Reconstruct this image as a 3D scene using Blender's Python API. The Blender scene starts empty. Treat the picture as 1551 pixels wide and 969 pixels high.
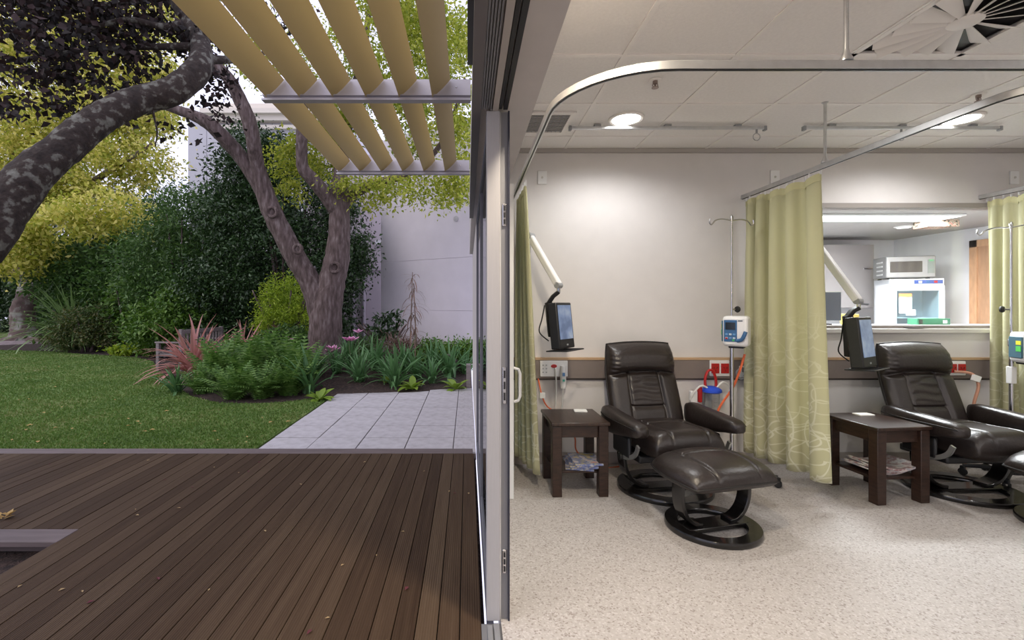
import bpy, bmesh, math, random
import numpy as np
from mathutils import Vector, Matrix

# ------------------------------------------------------------------ camera, sky, exposure
S = bpy.context.scene
COL = S.collection
F, VX, VY, W, H, CZ = 700.0, 708.0, 460.0, 1551.0, 969.0, 1.373   # focal length and vanishing point in pixels, eye height in m
cd = bpy.data.cameras.new('camera'); cam = bpy.data.objects.new('camera', cd); COL.objects.link(cam)
cam.location = (0, 0, CZ); cam.rotation_euler = (math.pi / 2, 0, 0)
cd.sensor_width = 36; cd.lens = F / W * 36; cd.clip_start = .02; cd.clip_end = 300
cd.shift_x = (W / 2 - VX) / W; cd.shift_y = -(H / 2 - VY) / W
S.camera = cam
S.view_settings.view_transform = 'Standard'; S.view_settings.look = 'None'
S.view_settings.exposure = 0.0; S.view_settings.gamma = 1.0; S.view_settings.use_curve_mapping = False
wd = bpy.data.worlds.new('sky'); S.world = wd; wd.use_nodes = True
bg = wd.node_tree.nodes['Background']; bg.inputs[0].default_value = (.80, .80, 1.0, 1); bg.inputs[1].default_value = 1.45
sd = bpy.data.lights.new('low_sun', 'SUN'); sun = bpy.data.objects.new('low_sun', sd); COL.objects.link(sun)
sd.energy = 1.0; sd.angle = math.radians(35); sd.color = (1, .93, .80)
sun.rotation_euler = Vector((.75, .45, -.62)).to_track_quat('-Z', 'Y').to_euler()
LAMP = 52.0            # one ceiling downlight, watts
LAMPCOL = (1, .99, .98)

R = math.radians
def P(px, py, d):                 # a pixel at depth d
    return Vector(((px - VX) * d / F, d, CZ - (py - VY) * d / F))
def G(px, py, z=-.1):             # a pixel on a level z
    return P(px, py, F * (CZ - z) / (py - VY))

# ------------------------------------------------------------------ materials
MATS = {}
def ramp(nt, stops, fac):
    r = nt.nodes.new('ShaderNodeValToRGB')
    e = r.color_ramp.elements
    while len(e) < len(stops): e.new(.5)
    for i, (p, c) in enumerate(stops): e[i].position = p; e[i].color = (*c, 1)
    nt.links.new(fac, r.inputs[0]); return r.outputs[0]
def mat(name, col, rough=.5, metal=0, var=0, vscale=8, bump=0, bscale=40, emit=None, es=1, spec=.5, stretch=None, cols=None, clear=0, island=0, transl=0, alpha=None):
    if name in MATS: return MATS[name]
    m = bpy.data.materials.new(name); m.use_nodes = True; nt = m.node_tree; N = nt.nodes; L = nt.links
    b = N['Principled BSDF']; b.inputs['Base Color'].default_value = (*col, 1)
    b.inputs['Roughness'].default_value = rough; b.inputs['Metallic'].default_value = metal
    b.inputs['Specular IOR Level'].default_value = spec; b.inputs['Coat Weight'].default_value = clear
    tc = N.new('ShaderNodeTexCoord'); src = tc.outputs['Object']
    if stretch:
        mp = N.new('ShaderNodeMapping'); mp.inputs['Scale'].default_value = stretch; L.new(src, mp.inputs[0]); src = mp.outputs[0]
    if var or cols:
        nz = N.new('ShaderNodeTexNoise'); nz.inputs['Scale'].default_value = vscale; nz.inputs['Detail'].default_value = 4; L.new(src, nz.inputs['Vector'])
        fac = nz.outputs['Fac']
        if island:
            g = N.new('ShaderNodeNewGeometry'); mx = N.new('ShaderNodeMath'); mx.operation = 'MULTIPLY_ADD'
            L.new(g.outputs['Random Per Island'], mx.inputs[0]); mx.inputs[1].default_value = island
            sb = N.new('ShaderNodeMath'); sb.operation = 'MULTIPLY_ADD'; L.new(fac, sb.inputs[0]); sb.inputs[1].default_value = 1 - island; sb.inputs[2].default_value = 0
            L.new(sb.outputs[0], mx.inputs[2]); fac = mx.outputs[0]
        st = cols or [(.3, tuple(c * (1 - var) for c in col)), (.7, tuple(min(1, c * (1 + var)) for c in col))]
        o = ramp(nt, st, fac); L.new(o, b.inputs['Base Color'])
    else: o = None
    if bump:
        n2 = N.new('ShaderNodeTexNoise'); n2.inputs['Scale'].default_value = bscale; n2.inputs['Detail'].default_value = 3; L.new(src, n2.inputs['Vector'])
        bp = N.new('ShaderNodeBump'); bp.inputs['Strength'].default_value = bump; bp.inputs['Distance'].default_value = .02
        L.new(n2.outputs['Fac'], bp.inputs['Height']); L.new(bp.outputs[0], b.inputs['Normal'])
    if emit: b.inputs['Emission Color'].default_value = (*emit, 1); b.inputs['Emission Strength'].default_value = es
    if transl:
        t = N.new('ShaderNodeBsdfTranslucent'); ms = N.new('ShaderNodeMixShader'); ms.inputs[0].default_value = transl
        if o: L.new(o, t.inputs[0])
        else: t.inputs[0].default_value = (*col, 1)
        L.new(b.outputs[0], ms.inputs[1]); L.new(t.outputs[0], ms.inputs[2]); L.new(ms.outputs[0], N['Material Output'].inputs[0])
    MATS[name] = m; return m
def glass(name, tint=(1, 1, 1), refl=1.0):
    m = bpy.data.materials.new(name); m.use_nodes = True; nt = m.node_tree; N = nt.nodes; L = nt.links
    N.remove(N['Principled BSDF'])
    t = N.new('ShaderNodeBsdfTransparent'); t.inputs[0].default_value = (*tint, 1)
    g = N.new('ShaderNodeBsdfGlossy'); g.inputs['Roughness'].default_value = .01
    f = N.new('ShaderNodeLayerWeight'); f.inputs[0].default_value = .5          # Schlick, the same from both faces
    p5 = N.new('ShaderNodeMath'); p5.operation = 'POWER'; p5.inputs[1].default_value = 4.0; L.new(f.outputs['Facing'], p5.inputs[0])
    k = N.new('ShaderNodeMath'); k.operation = 'MULTIPLY_ADD'; k.inputs[1].default_value = .9; k.inputs[2].default_value = .045 * refl; L.new(p5.outputs[0], k.inputs[0])
    ms = N.new('ShaderNodeMixShader'); L.new(k.outputs[0], ms.inputs[0]); L.new(t.outputs[0], ms.inputs[1]); L.new(g.outputs[0], ms.inputs[2])
    L.new(ms.outputs[0], N['Material Output'].inputs[0]); MATS[name] = m; return m

wallp = mat('wall_paint', (.67, .645, .635), .75, var=.02, bump=.02, bscale=120)
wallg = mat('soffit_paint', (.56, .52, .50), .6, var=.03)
tilem = mat('ceiling_tile_mineral', (.80, .775, .755), .9, var=.03, vscale=60, bump=.25, bscale=260)
gridm = mat('white_grid_metal', (.80, .77, .74), .5)
alum = mat('brushed_aluminium', (.62, .63, .64), .32, 1, var=.05, vscale=30)
alud = mat('grey_aluminium', (.22, .22, .235), .45, .4)
blk = mat('black_powdercoat', (.012, .012, .014), .45)
cream = mat('champagne_aluminium', (.40, .39, .40), .5, .2, var=.03, stretch=(20, 20, 1))
white = mat('white_plastic', (.78, .78, .78), .4)
whitep = mat('white_paint', (.74, .74, .75), .5)
steel = mat('stainless_steel', (.60, .60, .62), .2, 1)
darkwood = mat('dark_stained_wood', (.03, .014, .009), .34, var=.5, vscale=5, stretch=(3, 3, 14), bump=.05, bscale=30)
tablewood = mat('table_top_wood', (.035, .018, .012), .28, var=.45, vscale=4, stretch=(14, 2, 2))
blackwood = mat('black_lacquered_wood', (.008, .007, .007), .22, clear=.3)
leather = mat('dark_brown_leather', (.021, .0148, .0132), .36, var=.18, vscale=7, bump=.10, bscale=55, spec=.6)
seamm = mat('leather_seam', (.010, .008, .007), .6)
rubber = mat('black_rubber', (.012, .012, .012), .6)
taupe = mat('bumper_vinyl', (.20, .165, .148), .6, var=.04)
pine = mat('pine_strip', (.50, .34, .20), .5, var=.12, vscale=6, stretch=(1, 8, 8))
redm = mat('red_plastic', (.42, .012, .012), .35)
bluem = mat('blue_plastic', (.02, .08, .62), .35)
orangem = mat('orange_cable', (.75, .16, .06), .5)
cable = mat('white_cable', (.72, .72, .70), .5)
greyp = mat('grey_plastic', (.30, .31, .32), .5)
paperm = mat('white_paper', (.85, .85, .83), .7)
mulch = mat('bark_mulch', (.04, .022, .016), .95, vscale=22, cols=[(.3, (.016, .009, .007)), (.55, (.045, .026, .020)), (.75, (.10, .06, .05))], bump=1, bscale=60)

def vinyl():
    m = mat('speckled_vinyl', (.5, .45, .4), .55, spec=.3); nt = m.node_tree; N = nt.nodes; L = nt.links; b = N['Principled BSDF']
    tc = N.new('ShaderNodeTexCoord')
    v = N.new('ShaderNodeTexVoronoi'); v.inputs['Scale'].default_value = 130; L.new(tc.outputs['Object'], v.inputs['Vector'])
    sep = N.new('ShaderNodeSeparateColor'); L.new(v.outputs['Color'], sep.inputs[0])
    c = ramp(nt, [(.0, (.27, .235, .215)), (.12, (.36, .325, .305)), (.2, (.42, .388, .368)), (.75, (.44, .408, .388)), (.92, (.51, .48, .465))], sep.outputs[0])
    L.new(c, b.inputs['Base Color'])
vinyl()
def deckmat():
    m = mat('weathered_hardwood', (.1, .06, .04), .62, spec=.12); nt = m.node_tree; N = nt.nodes; L = nt.links; b = N['Principled BSDF']
    tc = N.new('ShaderNodeTexCoord'); oi = N.new('ShaderNodeObjectInfo')
    mp = N.new('ShaderNodeMapping'); mp.inputs['Scale'].default_value = (30, 1.3, 30); L.new(tc.outputs['Object'], mp.inputs[0])
    ad = N.new('ShaderNodeVectorMath'); L.new(mp.outputs[0], ad.inputs[0])
    sc = N.new('ShaderNodeMath'); sc.operation = 'MULTIPLY'; sc.inputs[1].default_value = 37; L.new(oi.outputs['Random'], sc.inputs[0])
    L.new(sc.outputs[0], ad.inputs[1])
    n = N.new('ShaderNodeTexNoise'); n.inputs['Scale'].default_value = 1.5; n.inputs['Detail'].default_value = 5; L.new(ad.outputs[0], n.inputs['Vector'])
    mx = N.new('ShaderNodeMath'); mx.operation = 'MULTIPLY_ADD'; mx.inputs[1].default_value = .55; L.new(n.outputs['Fac'], mx.inputs[0])
    h = N.new('ShaderNodeMath'); h.operation = 'MULTIPLY'; h.inputs[1].default_value = .45; L.new(oi.outputs['Random'], h.inputs[0]); L.new(h.outputs[0], mx.inputs[2])
    c = ramp(nt, [(.15, (.034, .019, .011)), (.5, (.062, .038, .023)), (.85, (.096, .064, .040))], mx.outputs[0])
    L.new(c, b.inputs['Base Color'])
    w = N.new('ShaderNodeTexWave'); w.bands_direction = 'X'; w.inputs['Scale'].default_value = 28; w.inputs['Distortion'].default_value = .3; L.new(tc.outputs['Object'], w.inputs['Vector'])
    bp = N.new('ShaderNodeBump'); bp.inputs['Strength'].default_value = .35; bp.inputs['Distance'].default_value = .004; L.new(w.outputs['Fac'], bp.inputs['Height']); L.new(bp.outputs[0], b.inputs['Normal'])
deckmat()
pave = mat('pale_paver', (.46, .43, .43), .8, vscale=9, cols=[(.25, (.36, .34, .35)), (.5, (.45, .43, .45)), (.8, (.52, .505, .52))], bump=.3, bscale=90)
lawnm = mat('lawn_turf', (.05, .10, .02), .9, vscale=1.1, cols=[(.28, (.075, .135, .024)), (.52, (.115, .195, .034)), (.66, (.17, .22, .06)), (.78, (.27, .23, .12))], bump=.8, bscale=90)
grassm = mat('grass_blade', (.05, .12, .02), .7, vscale=1.1, island=.5, cols=[(.2, (.075, .145, .022)), (.55, (.125, .225, .038)), (.8, (.23, .25, .085))], transl=.3)
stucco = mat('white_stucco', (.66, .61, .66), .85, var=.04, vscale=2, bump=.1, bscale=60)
stuccof = mat('far_stucco', (.52, .51, .56), .85, var=.03, vscale=1)
bark = mat('grey_brown_bark', (.10, .07, .065), .9, vscale=6, stretch=(3, 3, .7), cols=[(.3, (.05, .032, .028)), (.55, (.115, .08, .075)), (.75, (.20, .16, .155))], bump=1, bscale=14)
barkl = mat('lichen_bark', (.06, .04, .03), .9, vscale=15, cols=[(.3, (.012, .007, .005)), (.54, (.034, .023, .018)), (.60, (.11, .105, .088)), (.75, (.17, .17, .145))], bump=1, bscale=22)
barky = mat('pale_lichen_bark', (.12, .09, .08), .9, vscale=3, cols=[(.3, (.07, .045, .04)), (.52, (.13, .09, .08)), (.62, (.26, .25, .22)), (.8, (.34, .33, .30))], bump=1, bscale=5)
def leafmat(n, a, b, c, rough=.5, tr=.3, isl=.75, vs=.9):
    return mat(n, b, rough, vscale=vs, island=isl, cols=[(.15, a), (.5, b), (.85, c)], transl=tr)
Lyel = leafmat('yellow_leaf', (.30, .36, .045), (.56, .55, .09), (.88, .78, .28), .6, .5)
Lrob = leafmat('yellow_green_leaf', (.20, .27, .02), (.36, .41, .04), (.58, .58, .11), .6, .5)
Lpur = leafmat('purple_leaf', (.007, .005, .004), (.015, .009, .008), (.040, .019, .018), .7, .15)
Lhed = leafmat('dark_glossy_leaf', (.014, .036, .009), (.026, .062, .015), (.055, .105, .033), .4, .12)
Lmid = leafmat('mid_green_leaf', (.032, .080, .014), (.060, .135, .025), (.12, .21, .05), .5, .3)
Llig = leafmat('light_green_leaf', (.05, .12, .012), (.09, .19, .02), (.17, .28, .05), .5, .3)
Llim = leafmat('lime_leaf', (.16, .26, .012), (.28, .40, .022), (.42, .52, .05), .6, .4)
Lfern = leafmat('fern_green', (.055, .13, .020), (.10, .21, .035), (.18, .30, .07), .6, .3, vs=2)
Lstr = leafmat('strap_leaf_green', (.05, .14, .045), (.09, .21, .07), (.20, .33, .15), .5, .3, vs=4)
Lpink = leafmat('pink_flax_leaf', (.28, .10, .085), (.50, .23, .20), (.70, .42, .38), .5, .3, vs=3)
Lflax = leafmat('green_flax_leaf', (.09, .17, .04), (.16, .26, .08), (.30, .40, .18), .5, .3, vs=2)
Lhos = leafmat('hosta_leaf', (.10, .20, .015), (.20, .32, .03), (.34, .44, .08), .5, .3, vs=2)
Lbrn = leafmat('brown_needle', (.11, .06, .04), (.20, .12, .09), (.30, .21, .17), .7, .2)
Ldead = leafmat('fallen_leaf', (.35, .20, .05), (.50, .32, .10), (.62, .48, .24), .7, .2, vs=9)
petal = mat('pink_petal', (.80, .36, .60), .6, transl=.3)
stemm = mat('plant_stem', (.09, .12, .05), .7)
dryst = mat('dry_stem', (.15, .10, .07), .8)
louv = mat('louvre_powdercoat', (.60, .48, .235), .55, 0)
beamm = mat('beam_powdercoat', (.50, .48, .52), .45, .3)
gwood = mat('weathered_grey_timber', (.20, .17, .17), .85, var=.3, vscale=5, stretch=(1, 6, 6))

# ------------------------------------------------------------------ mesh builder
class MB:
    def __init__(s): s.v = []; s.f = []; s.uv = None
    def add(s, vs, fs):
        o = len(s.v); s.v += [tuple(v) for v in vs]; s.f += [tuple(i + o for i in f) for f in fs]; return s
    def box(s, c, d, m=None):
        c = Vector(c); x, y, z = (k / 2 for k in d)
        vs = [Vector(p) for p in ((-x, -y, -z), (x, -y, -z), (x, y, -z), (-x, y, -z), (-x, -y, z), (x, -y, z), (x, y, z), (-x, y, z))]
        if m is not None: vs = [m @ p for p in vs]
        return s.add([p + c for p in vs], [(0, 3, 2, 1), (4, 5, 6, 7), (0, 1, 5, 4), (1, 2, 6, 5), (2, 3, 7, 6), (3, 0, 4, 7)])
    def ex(s, x0, x1, y0, y1, z0, z1): return s.box(((x0 + x1) / 2, (y0 + y1) / 2, (z0 + z1) / 2), (x1 - x0, y1 - y0, z1 - z0))
    def loft(s, rings, cap=True, closed=False):
        n = len(rings[0]); vs = [p for r in rings for p in r]; fs = []
        m = len(rings)
        for i in range(m if closed else m - 1):
            j = (i + 1) % m
            for k in range(n): fs.append((i * n + k, i * n + (k + 1) % n, j * n + (k + 1) % n, j * n + k))
        if cap and not closed: fs.append(tuple(range(n))[::-1]); fs.append(tuple((m - 1) * n + k for k in range(n)))
        return s.add(vs, fs)
    def tube(s, pts, r, n=8, cap=True, closed=False, jit=0, seed=0):
        pts = [Vector(p) for p in pts]; rs = r if isinstance(r, (list, tuple)) else [r] * len(pts)
        rnd = random.Random(seed); rings = []; up = None
        for i, p in enumerate(pts):
            a = pts[(i - 1) % len(pts)] if (i or closed) else p; b = pts[(i + 1) % len(pts)] if (i < len(pts) - 1 or closed) else p
            t = (b - a).normalized()
            if up is None: up = t.orthogonal().normalized()
            up = (up - t * up.dot(t)).normalized(); sd_ = t.cross(up)
            rings.append([p + (up * math.cos(2 * math.pi * k / n) + sd_ * math.sin(2 * math.pi * k / n)) * rs[i] * (1 + jit * (rnd.random() - .5)) for k in range(n)])
        return s.loft(rings, cap, closed)
    def lathe(s, prof, n=24, c=(0, 0, 0), m=None):
        c = Vector(c); rings = []
        for r, z in prof:
            ring = [Vector((r * math.cos(2 * math.pi * k / n), r * math.sin(2 * math.pi * k / n), z)) for k in range(n)]
            rings.append([(m @ p if m is not None else p) + c for p in ring])
        return s.loft(rings, True)
    def poly(s, pts, z0, z1):
        n = len(pts); vs = [(x, y, z0) for x, y in pts] + [(x, y, z1) for x, y in pts]
        fs = [tuple(range(n))[::-1], tuple(range(n, 2 * n))] + [(i, (i + 1) % n, n + (i + 1) % n, n + i) for i in range(n)]
        return s.add(vs, fs)
    def strip(s, path, wv, t, n=None):      # a bent flat bar: path points, width vector, thickness
        path = [Vector(p) for p in path]; wv = Vector(wv); rings = []
        for i, p in enumerate(path):
            tg = (path[min(i + 1, len(path) - 1)] - path[max(i - 1, 0)]).normalized(); nn = tg.cross(wv).normalized() * t / 2; w = wv / 2
            rings.append([p - w - nn, p + w - nn, p + w + nn, p - w + nn])
        return s.loft(rings)
    def mesh(s, name, smooth=True, ang=40):
        me = bpy.data.meshes.new(name); me.from_pydata(s.v, [], s.f); me.update()
        bm = bmesh.new(); bm.from_mesh(me); bmesh.ops.recalc_face_normals(bm, faces=bm.faces); bm.to_mesh(me); bm.free()
        if smooth:
            me.polygons.foreach_set('use_smooth', [True] * len(me.polygons)); me.set_sharp_from_angle(angle=R(ang))
        return me
    def build(s, name, m, parent=None, bevel=0, smooth=True, loc=None, ang=40):
        return put(name, s.mesh(name, smooth, ang), m, parent, bevel, loc)
def put(name, me, m=None, parent=None, bevel=0, loc=None, rot=None, scale=None):
    o = bpy.data.objects.new(name, me); COL.objects.link(o)
    if m is not None and not me.materials: me.materials.append(m)
    if parent: o.parent = parent
    if loc is not None: o.location = loc
    if rot is not None: o.rotation_euler = rot
    if scale is not None: o.scale = scale
    if bevel:
        b = o.modifiers.new('bevel', 'BEVEL'); b.width = bevel; b.segments = 2; b.limit_method = 'ANGLE'; b.angle_limit = R(50)
    return o
def tag(o, label, cat, group=None):
    o['label'] = label; o['category'] = cat
    if group: o['group'] = group
    return o
def thing(name, label, cat, loc=(0, 0, 0), rz=0, group=None):
    o = bpy.data.objects.new(name, None); COL.objects.link(o); o.location = loc; o.rotation_euler = (0, 0, rz); o.empty_display_size = .05
    return tag(o, label, cat, group)
def st(o): o['kind'] = 'structure'; return o
def copy_tree(o, parent=None):
    c = o.copy(); COL.objects.link(c); c.parent = parent
    for ch in list(o.children): copy_tree(ch, c)
    return c
def crom(pts, k=6):          # smooth path through points (tuples of equal length)
    out = []; n = len(pts)
    for i in range(n - 1):
        p0, p1, p2, p3 = (np.array(pts[max(i - 1, 0)], float), np.array(pts[i], float), np.array(pts[i + 1], float), np.array(pts[min(i + 2, n - 1)], float))
        for j in range(k):
            t = j / k; out.append(.5 * ((2 * p1) + (-p0 + p2) * t + (2 * p0 - 5 * p1 + 4 * p2 - p3) * t * t + (-p0 + 3 * p1 - 3 * p2 + p3) * t ** 3))
    out.append(np.array(pts[-1], float)); return out
def npmesh(name, V, Fc, m):
    me = bpy.data.meshes.new(name); nv = len(V); nf, k = Fc.shape
    me.vertices.add(nv); me.vertices.foreach_set('co', V.astype(np.float32).ravel())
    me.loops.add(nf * k); me.loops.foreach_set('vertex_index', Fc.astype(np.int32).ravel())
    me.polygons.add(nf); me.polygons.foreach_set('loop_start', np.arange(0, nf * k, k, dtype=np.int32))
    me.update(calc_edges=True); me.validate(); me.materials.append(m); return me

# ------------------------------------------------------------------ the room
XI, YB, ZC = .293, 3.97, 2.70       # inner face of the glazed side, face of the rear wall, ceiling
XR, YF = 7.4, -3.6
fl = st(MB().ex(.145, XR, YF, YB, -.12, 0).build('floor', MATS['speckled_vinyl'], smooth=False))
# rear wall with the servery window
WX0, WX1, WZ0, WZ1 = 2.72, 4.72, 1.157, 2.237
b = MB()
b.ex(XI, WX0, YB, YB + .12, 0, ZC + .1); b.ex(WX1, XR + .12, YB, YB + .12, 0, ZC + .1)
b.ex(WX0, WX1, YB, YB + .12, 0, WZ0); b.ex(WX0, WX1, YB, YB + .12, WZ1, ZC + .1)
st(b.build('wall_back', wallp, smooth=False))
st(MB().ex(XR, XR + .12, YF - .12, YB, 0, ZC + .1).build('wall_right', wallp, smooth=False))
st(MB().ex(XI, XR, YF - .12, YF, 0, ZC + .1).build('wall_front', wallp, smooth=False))
st(MB().ex(XI, XR, YB - .012, YB, 0, .10).build('baseboard_back', mat('cove_vinyl', (.36, .32, .29), .5), smooth=False))
st(MB().ex(XI, XR, YB - .03, YB, ZC - .035, ZC).build('trim_1', mat('shadow_trim', (.40, .37, .35), .6), smooth=False))
bt = MB().ex(.31, XR, YB - .028, YB, .735, .895).build('trim_2', taupe, bevel=.004, smooth=False); st(bt)
MB().ex(.31, XR, YB - .032, YB, .895, .914).build('timber_cap', pine, bt, smooth=False)
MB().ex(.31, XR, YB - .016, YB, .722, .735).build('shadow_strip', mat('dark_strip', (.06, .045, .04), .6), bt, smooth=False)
# ceiling: slab, grid bars, tiles
ce = st(MB().ex(XI, XR, YF, YB, ZC + .02, ZC + .1).build('ceiling', gridm, smooth=False))
gx = [.237 + .6 * i for i in range(13)]; gy = [3.67 - .6 * i for i in range(13)]
for x in gx:
    if XI < x < XR: MB().ex(x - .012, x + .012, YF, YB, ZC - .004, ZC + .02).build('grid_bar', gridm, ce, smooth=False)
for y in gy:
    if y > YF: MB().ex(XI, XR, y - .012, y + .012, ZC - .0035, ZC + .02).build('grid_bar', gridm, ce, smooth=False)
tl = MB().ex(-.288, .288, -.288, .288, 0, .014).mesh('ceiling_tile', False); tl.materials.append(tilem)
DIFF = (2.337, 2.17)
ys_ = [YB] + gy
for i in range(len(gx)):
    x0 = max(gx[i], XI); x1 = gx[i + 1] if i + 1 < len(gx) else XR
    for j in range(len(ys_) - 1):
        y1, y0 = ys_[j], ys_[j + 1]
        c = ((x0 + x1) / 2, (y0 + y1) / 2)
        if abs(c[0] - DIFF[0]) < .1 and abs(c[1] - DIFF[1]) < .1: continue
        put('ceiling_tile', tl, None, ce, loc=(c[0], c[1], ZC + .002), scale=((x1 - x0) / .6, (y1 - y0) / .6, 1))

# servery window and the room behind it
w1 = st(MB().ex(WX0 - .01, WX1 + .01, YB - .012, YB + .13, WZ1 - .04, WZ1).ex(WX0 - .01, WX1 + .01, YB + .0, YB + .13, WZ0, WZ0 + .03)
        .ex(WX0 - .01, WX0 + .03, YB - .005, YB + .13, WZ0, WZ1).ex(WX1 - .03, WX1 + .01, YB - .005, YB + .13, WZ0, WZ1).build('window_1', mat('window_frame_grey', (.30, .27, .25), .5), smooth=False))
MB().ex(WX0 + .03, WX1 - .03, YB + .06, YB + .068, WZ0 + .03, WZ1 - .04).build('pane', glass('window_glass', (.97, .98, .98), 1.0), w1, smooth=False)
MB().ex(WX0 - .02, WX1 + .02, YB - .03, YB + .05, WZ0 - .035, WZ0 + .004).build('window_sill', mat('sill_white', (.62, .60, .58), .5), w1, bevel=.006, smooth=False)
KX0, KX1, KY, KZ = 2.3, 6.0, 6.5, 2.27
kw = mat('kitchen_paint', (.80, .80, .82), .7)
st(MB().ex(KX0, KX1 + .1, YB + .12, KY + .1, -.05, 0).build('floor_kitchen', mat('kitchen_vinyl', (.42, .40, .38), .5), smooth=False))
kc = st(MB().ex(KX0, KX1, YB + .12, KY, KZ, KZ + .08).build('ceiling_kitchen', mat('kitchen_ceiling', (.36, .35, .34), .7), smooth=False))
st(MB().ex(KX0 - .1, KX1 + .1, KY, KY + .1, 0, KZ + .08).build('wall_kitchen_back', kw, smooth=False))
st(MB().ex(KX1, KX1 + .1, YB + .12, KY, 0, KZ + .08).build('wall_kitchen_right', kw, smooth=False))
st(MB().ex(KX0 - .1, KX0, YB + .12, KY, 0, KZ + .08).build('wall_kitchen_left', kw, smooth=False))
dr = st(MB().ex(KX1 - .03, KX1, 4.62, 4.70, 0, 2.12).ex(KX1 - .03, KX1, 5.42, 5.50, 0, 2.12).ex(KX1 - .03, KX1, 4.62, 5.50, 2.04, 2.12).build('door_1', mat('pine_door_frame', (.62, .36, .20), .5, var=.12, stretch=(4, 4, 1)), smooth=False))
MB().ex(KX1 - .012, KX1, 4.70, 5.42, .01, 2.04).build('door_leaf', mat('pine_door', (.48, .28, .16), .5, var=.1, stretch=(6, 6, 1)), dr, smooth=False)

# the glazed side: head, soffit, jamb, tracks
YE = 8.0
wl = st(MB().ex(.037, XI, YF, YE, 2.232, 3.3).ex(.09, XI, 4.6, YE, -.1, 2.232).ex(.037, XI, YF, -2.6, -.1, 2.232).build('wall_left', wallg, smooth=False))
MB().ex(.02, .058, YF, 4.5, 2.205, 2.29).build('head_fascia', mat('fascia_brown_grey', (.14, .125, .125), .5), wl, smooth=False)
for k in range(5): MB().ex(.060 + k * .0095, .0655 + k * .0095, YF, 2.0, 2.214, 2.232).build('track_rib', alud, wl, smooth=False)
MB().ex(.109, .133, YF, 2.03, 2.208, 2.232).build('track_cover', mat('beige_track', (.42, .38, .35), .5), wl, smooth=False)
MB().ex(.137, .150, YF, 2.0, 2.216, 2.232).build('track_rib', blk, wl, smooth=False)
MB().ex(.155, .174, YF, 2.0, 2.212, 2.232).build('track_rib', blk, wl, smooth=False)
MB().ex(.0, .033, -1, 2.9, 2.87, 3.25).build('gutter_board', blk, wl, smooth=False)
sl = st(MB().ex(.06, .145, YF, 2.0, -.1, -.012).build('trim_3', alud, smooth=False))
MB().ex(.085, .105, YF, 1.97, -.012, .004).build('sill_track', alum, sl, smooth=False)
MB().ex(.112, .135, YF, 1.98, -.012, .006).build('sill_track', alum, sl, smooth=False)
dj = st(MB().ex(.083, .141, 2.0, 2.07, .0, 2.208).build('door_2', cream, bevel=.003, smooth=False))
MB().ex(.141, .146, 2.004, 2.07, 0, 2.208).build('jamb_bead', alum, dj, smooth=False)
MB().ex(.146, .176, 2.015, 2.07, 0, 2.208).build('jamb_channel', alud, dj, smooth=False)
MB().ex(.176, .183, 2.0, 2.07, 0, 2.208).build('jamb_edge', mat('jamb_black', (.015, .016, .03), .4), dj, smooth=False)
for y0, y1 in ((308, 342), (556, 612), (834, 870)):
    z0 = CZ - (y1 - VY) * 2 / F; z1 = CZ - (y0 - VY) * 2 / F
    sp = MB().ex(.152, .170, 2.008, 2.018, z0, z1).build('strike_plate', steel, dj, bevel=.003, smooth=False)
    for t in (.2, .5, .8): MB().ex(.157, .165, 2.004, 2.01, z0 + (z1 - z0) * (t - .1), z0 + (z1 - z0) * (t + .1)).build('latch_slot', blk, sp, smooth=False)
gl = st(MB().ex(.088, .118, 2.08, 2.14, 0, 2.2).ex(.088, .118, 4.46, 4.56, -.1, 2.2).ex(.088, .118, 3.2, 3.24, 0, 2.2).ex(.088, .118, 2.08, 4.56, -.1, .04).ex(.088, .118, 2.08, 4.56, 2.14, 2.2).build('window_2', mat('window_rail_grey', (.13, .13, .155), .65), smooth=False))
gg = glass('door_glass', (.62, .66, .66), 1.6)
MB().ex(.098, .106, 2.14, 3.2, .04, 2.14).build('pane', gg, gl, smooth=False)
MB().ex(.098, .106, 3.24, 4.46, .04, 2.14).build('pane', gg, gl, smooth=False)
dl = st(MB().ex(.292, .325, 3.24, 3.32, .005, 2.215).ex(.292, .325, 3.88, 3.96, .005, 2.215).ex(.292, .325, 3.32, 3.88, .005, .2).ex(.292, .325, 3.32, 3.88, 2.1, 2.215).build('door_3', whitep, smooth=False))
MB().ex(.305, .311, 3.32, 3.88, .2, 2.1).build('pane', gg, dl, smooth=False)
MB().tube([(.325, 3.27, .68), (.36, 3.27, .69), (.372, 3.27, .72), (.372, 3.27, .88), (.36, 3.27, .91), (.325, 3.27, .92)], .011, 8).build('door_handle', whitep, dl)

# ------------------------------------------------------------------ outdoors: ground, deck, paving, lawn
ZD = -.02
MX, MY, MS, MH = -2.2, 10.6, 1.9, .32
def gz(x, y): return -.125 + MH * math.exp(-((x - MX) ** 2 / (2 * (MS * .86) ** 2) + (y - MY) ** 2 / (2 * (MS * .72) ** 2)))
b = MB(); nx, ny = 70, 70
xs = np.linspace(-34, .08, nx); ysg = np.concatenate([np.linspace(-4, 5, 6), np.linspace(5.4, 16, 40), np.linspace(17, 60, 24)])
b.add([(x, y, gz(x, y)) for y in ysg for x in xs], [(j * nx + i, j * nx + i + 1, (j + 1) * nx + i + 1, (j + 1) * nx + i) for j in range(len(ysg) - 1) for i in range(nx - 1)])
st(b.build('ground', mulch))
DN, DFAR = -1.6, 4.30
dk = st(MB().ex(-2.36, .05, DN, 4.43, -.115, -.075).ex(-7.2, -2.36, 2.82, 4.43, -.115, -.075).build('deck', blk, smooth=False))
bw = .095
n0 = 25
bd1 = MB().ex(-.045, .045, 0, DFAR - DN, -.026, 0).mesh('deck_board', False); bd1.materials.append(MATS['weathered_hardwood'])
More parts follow.
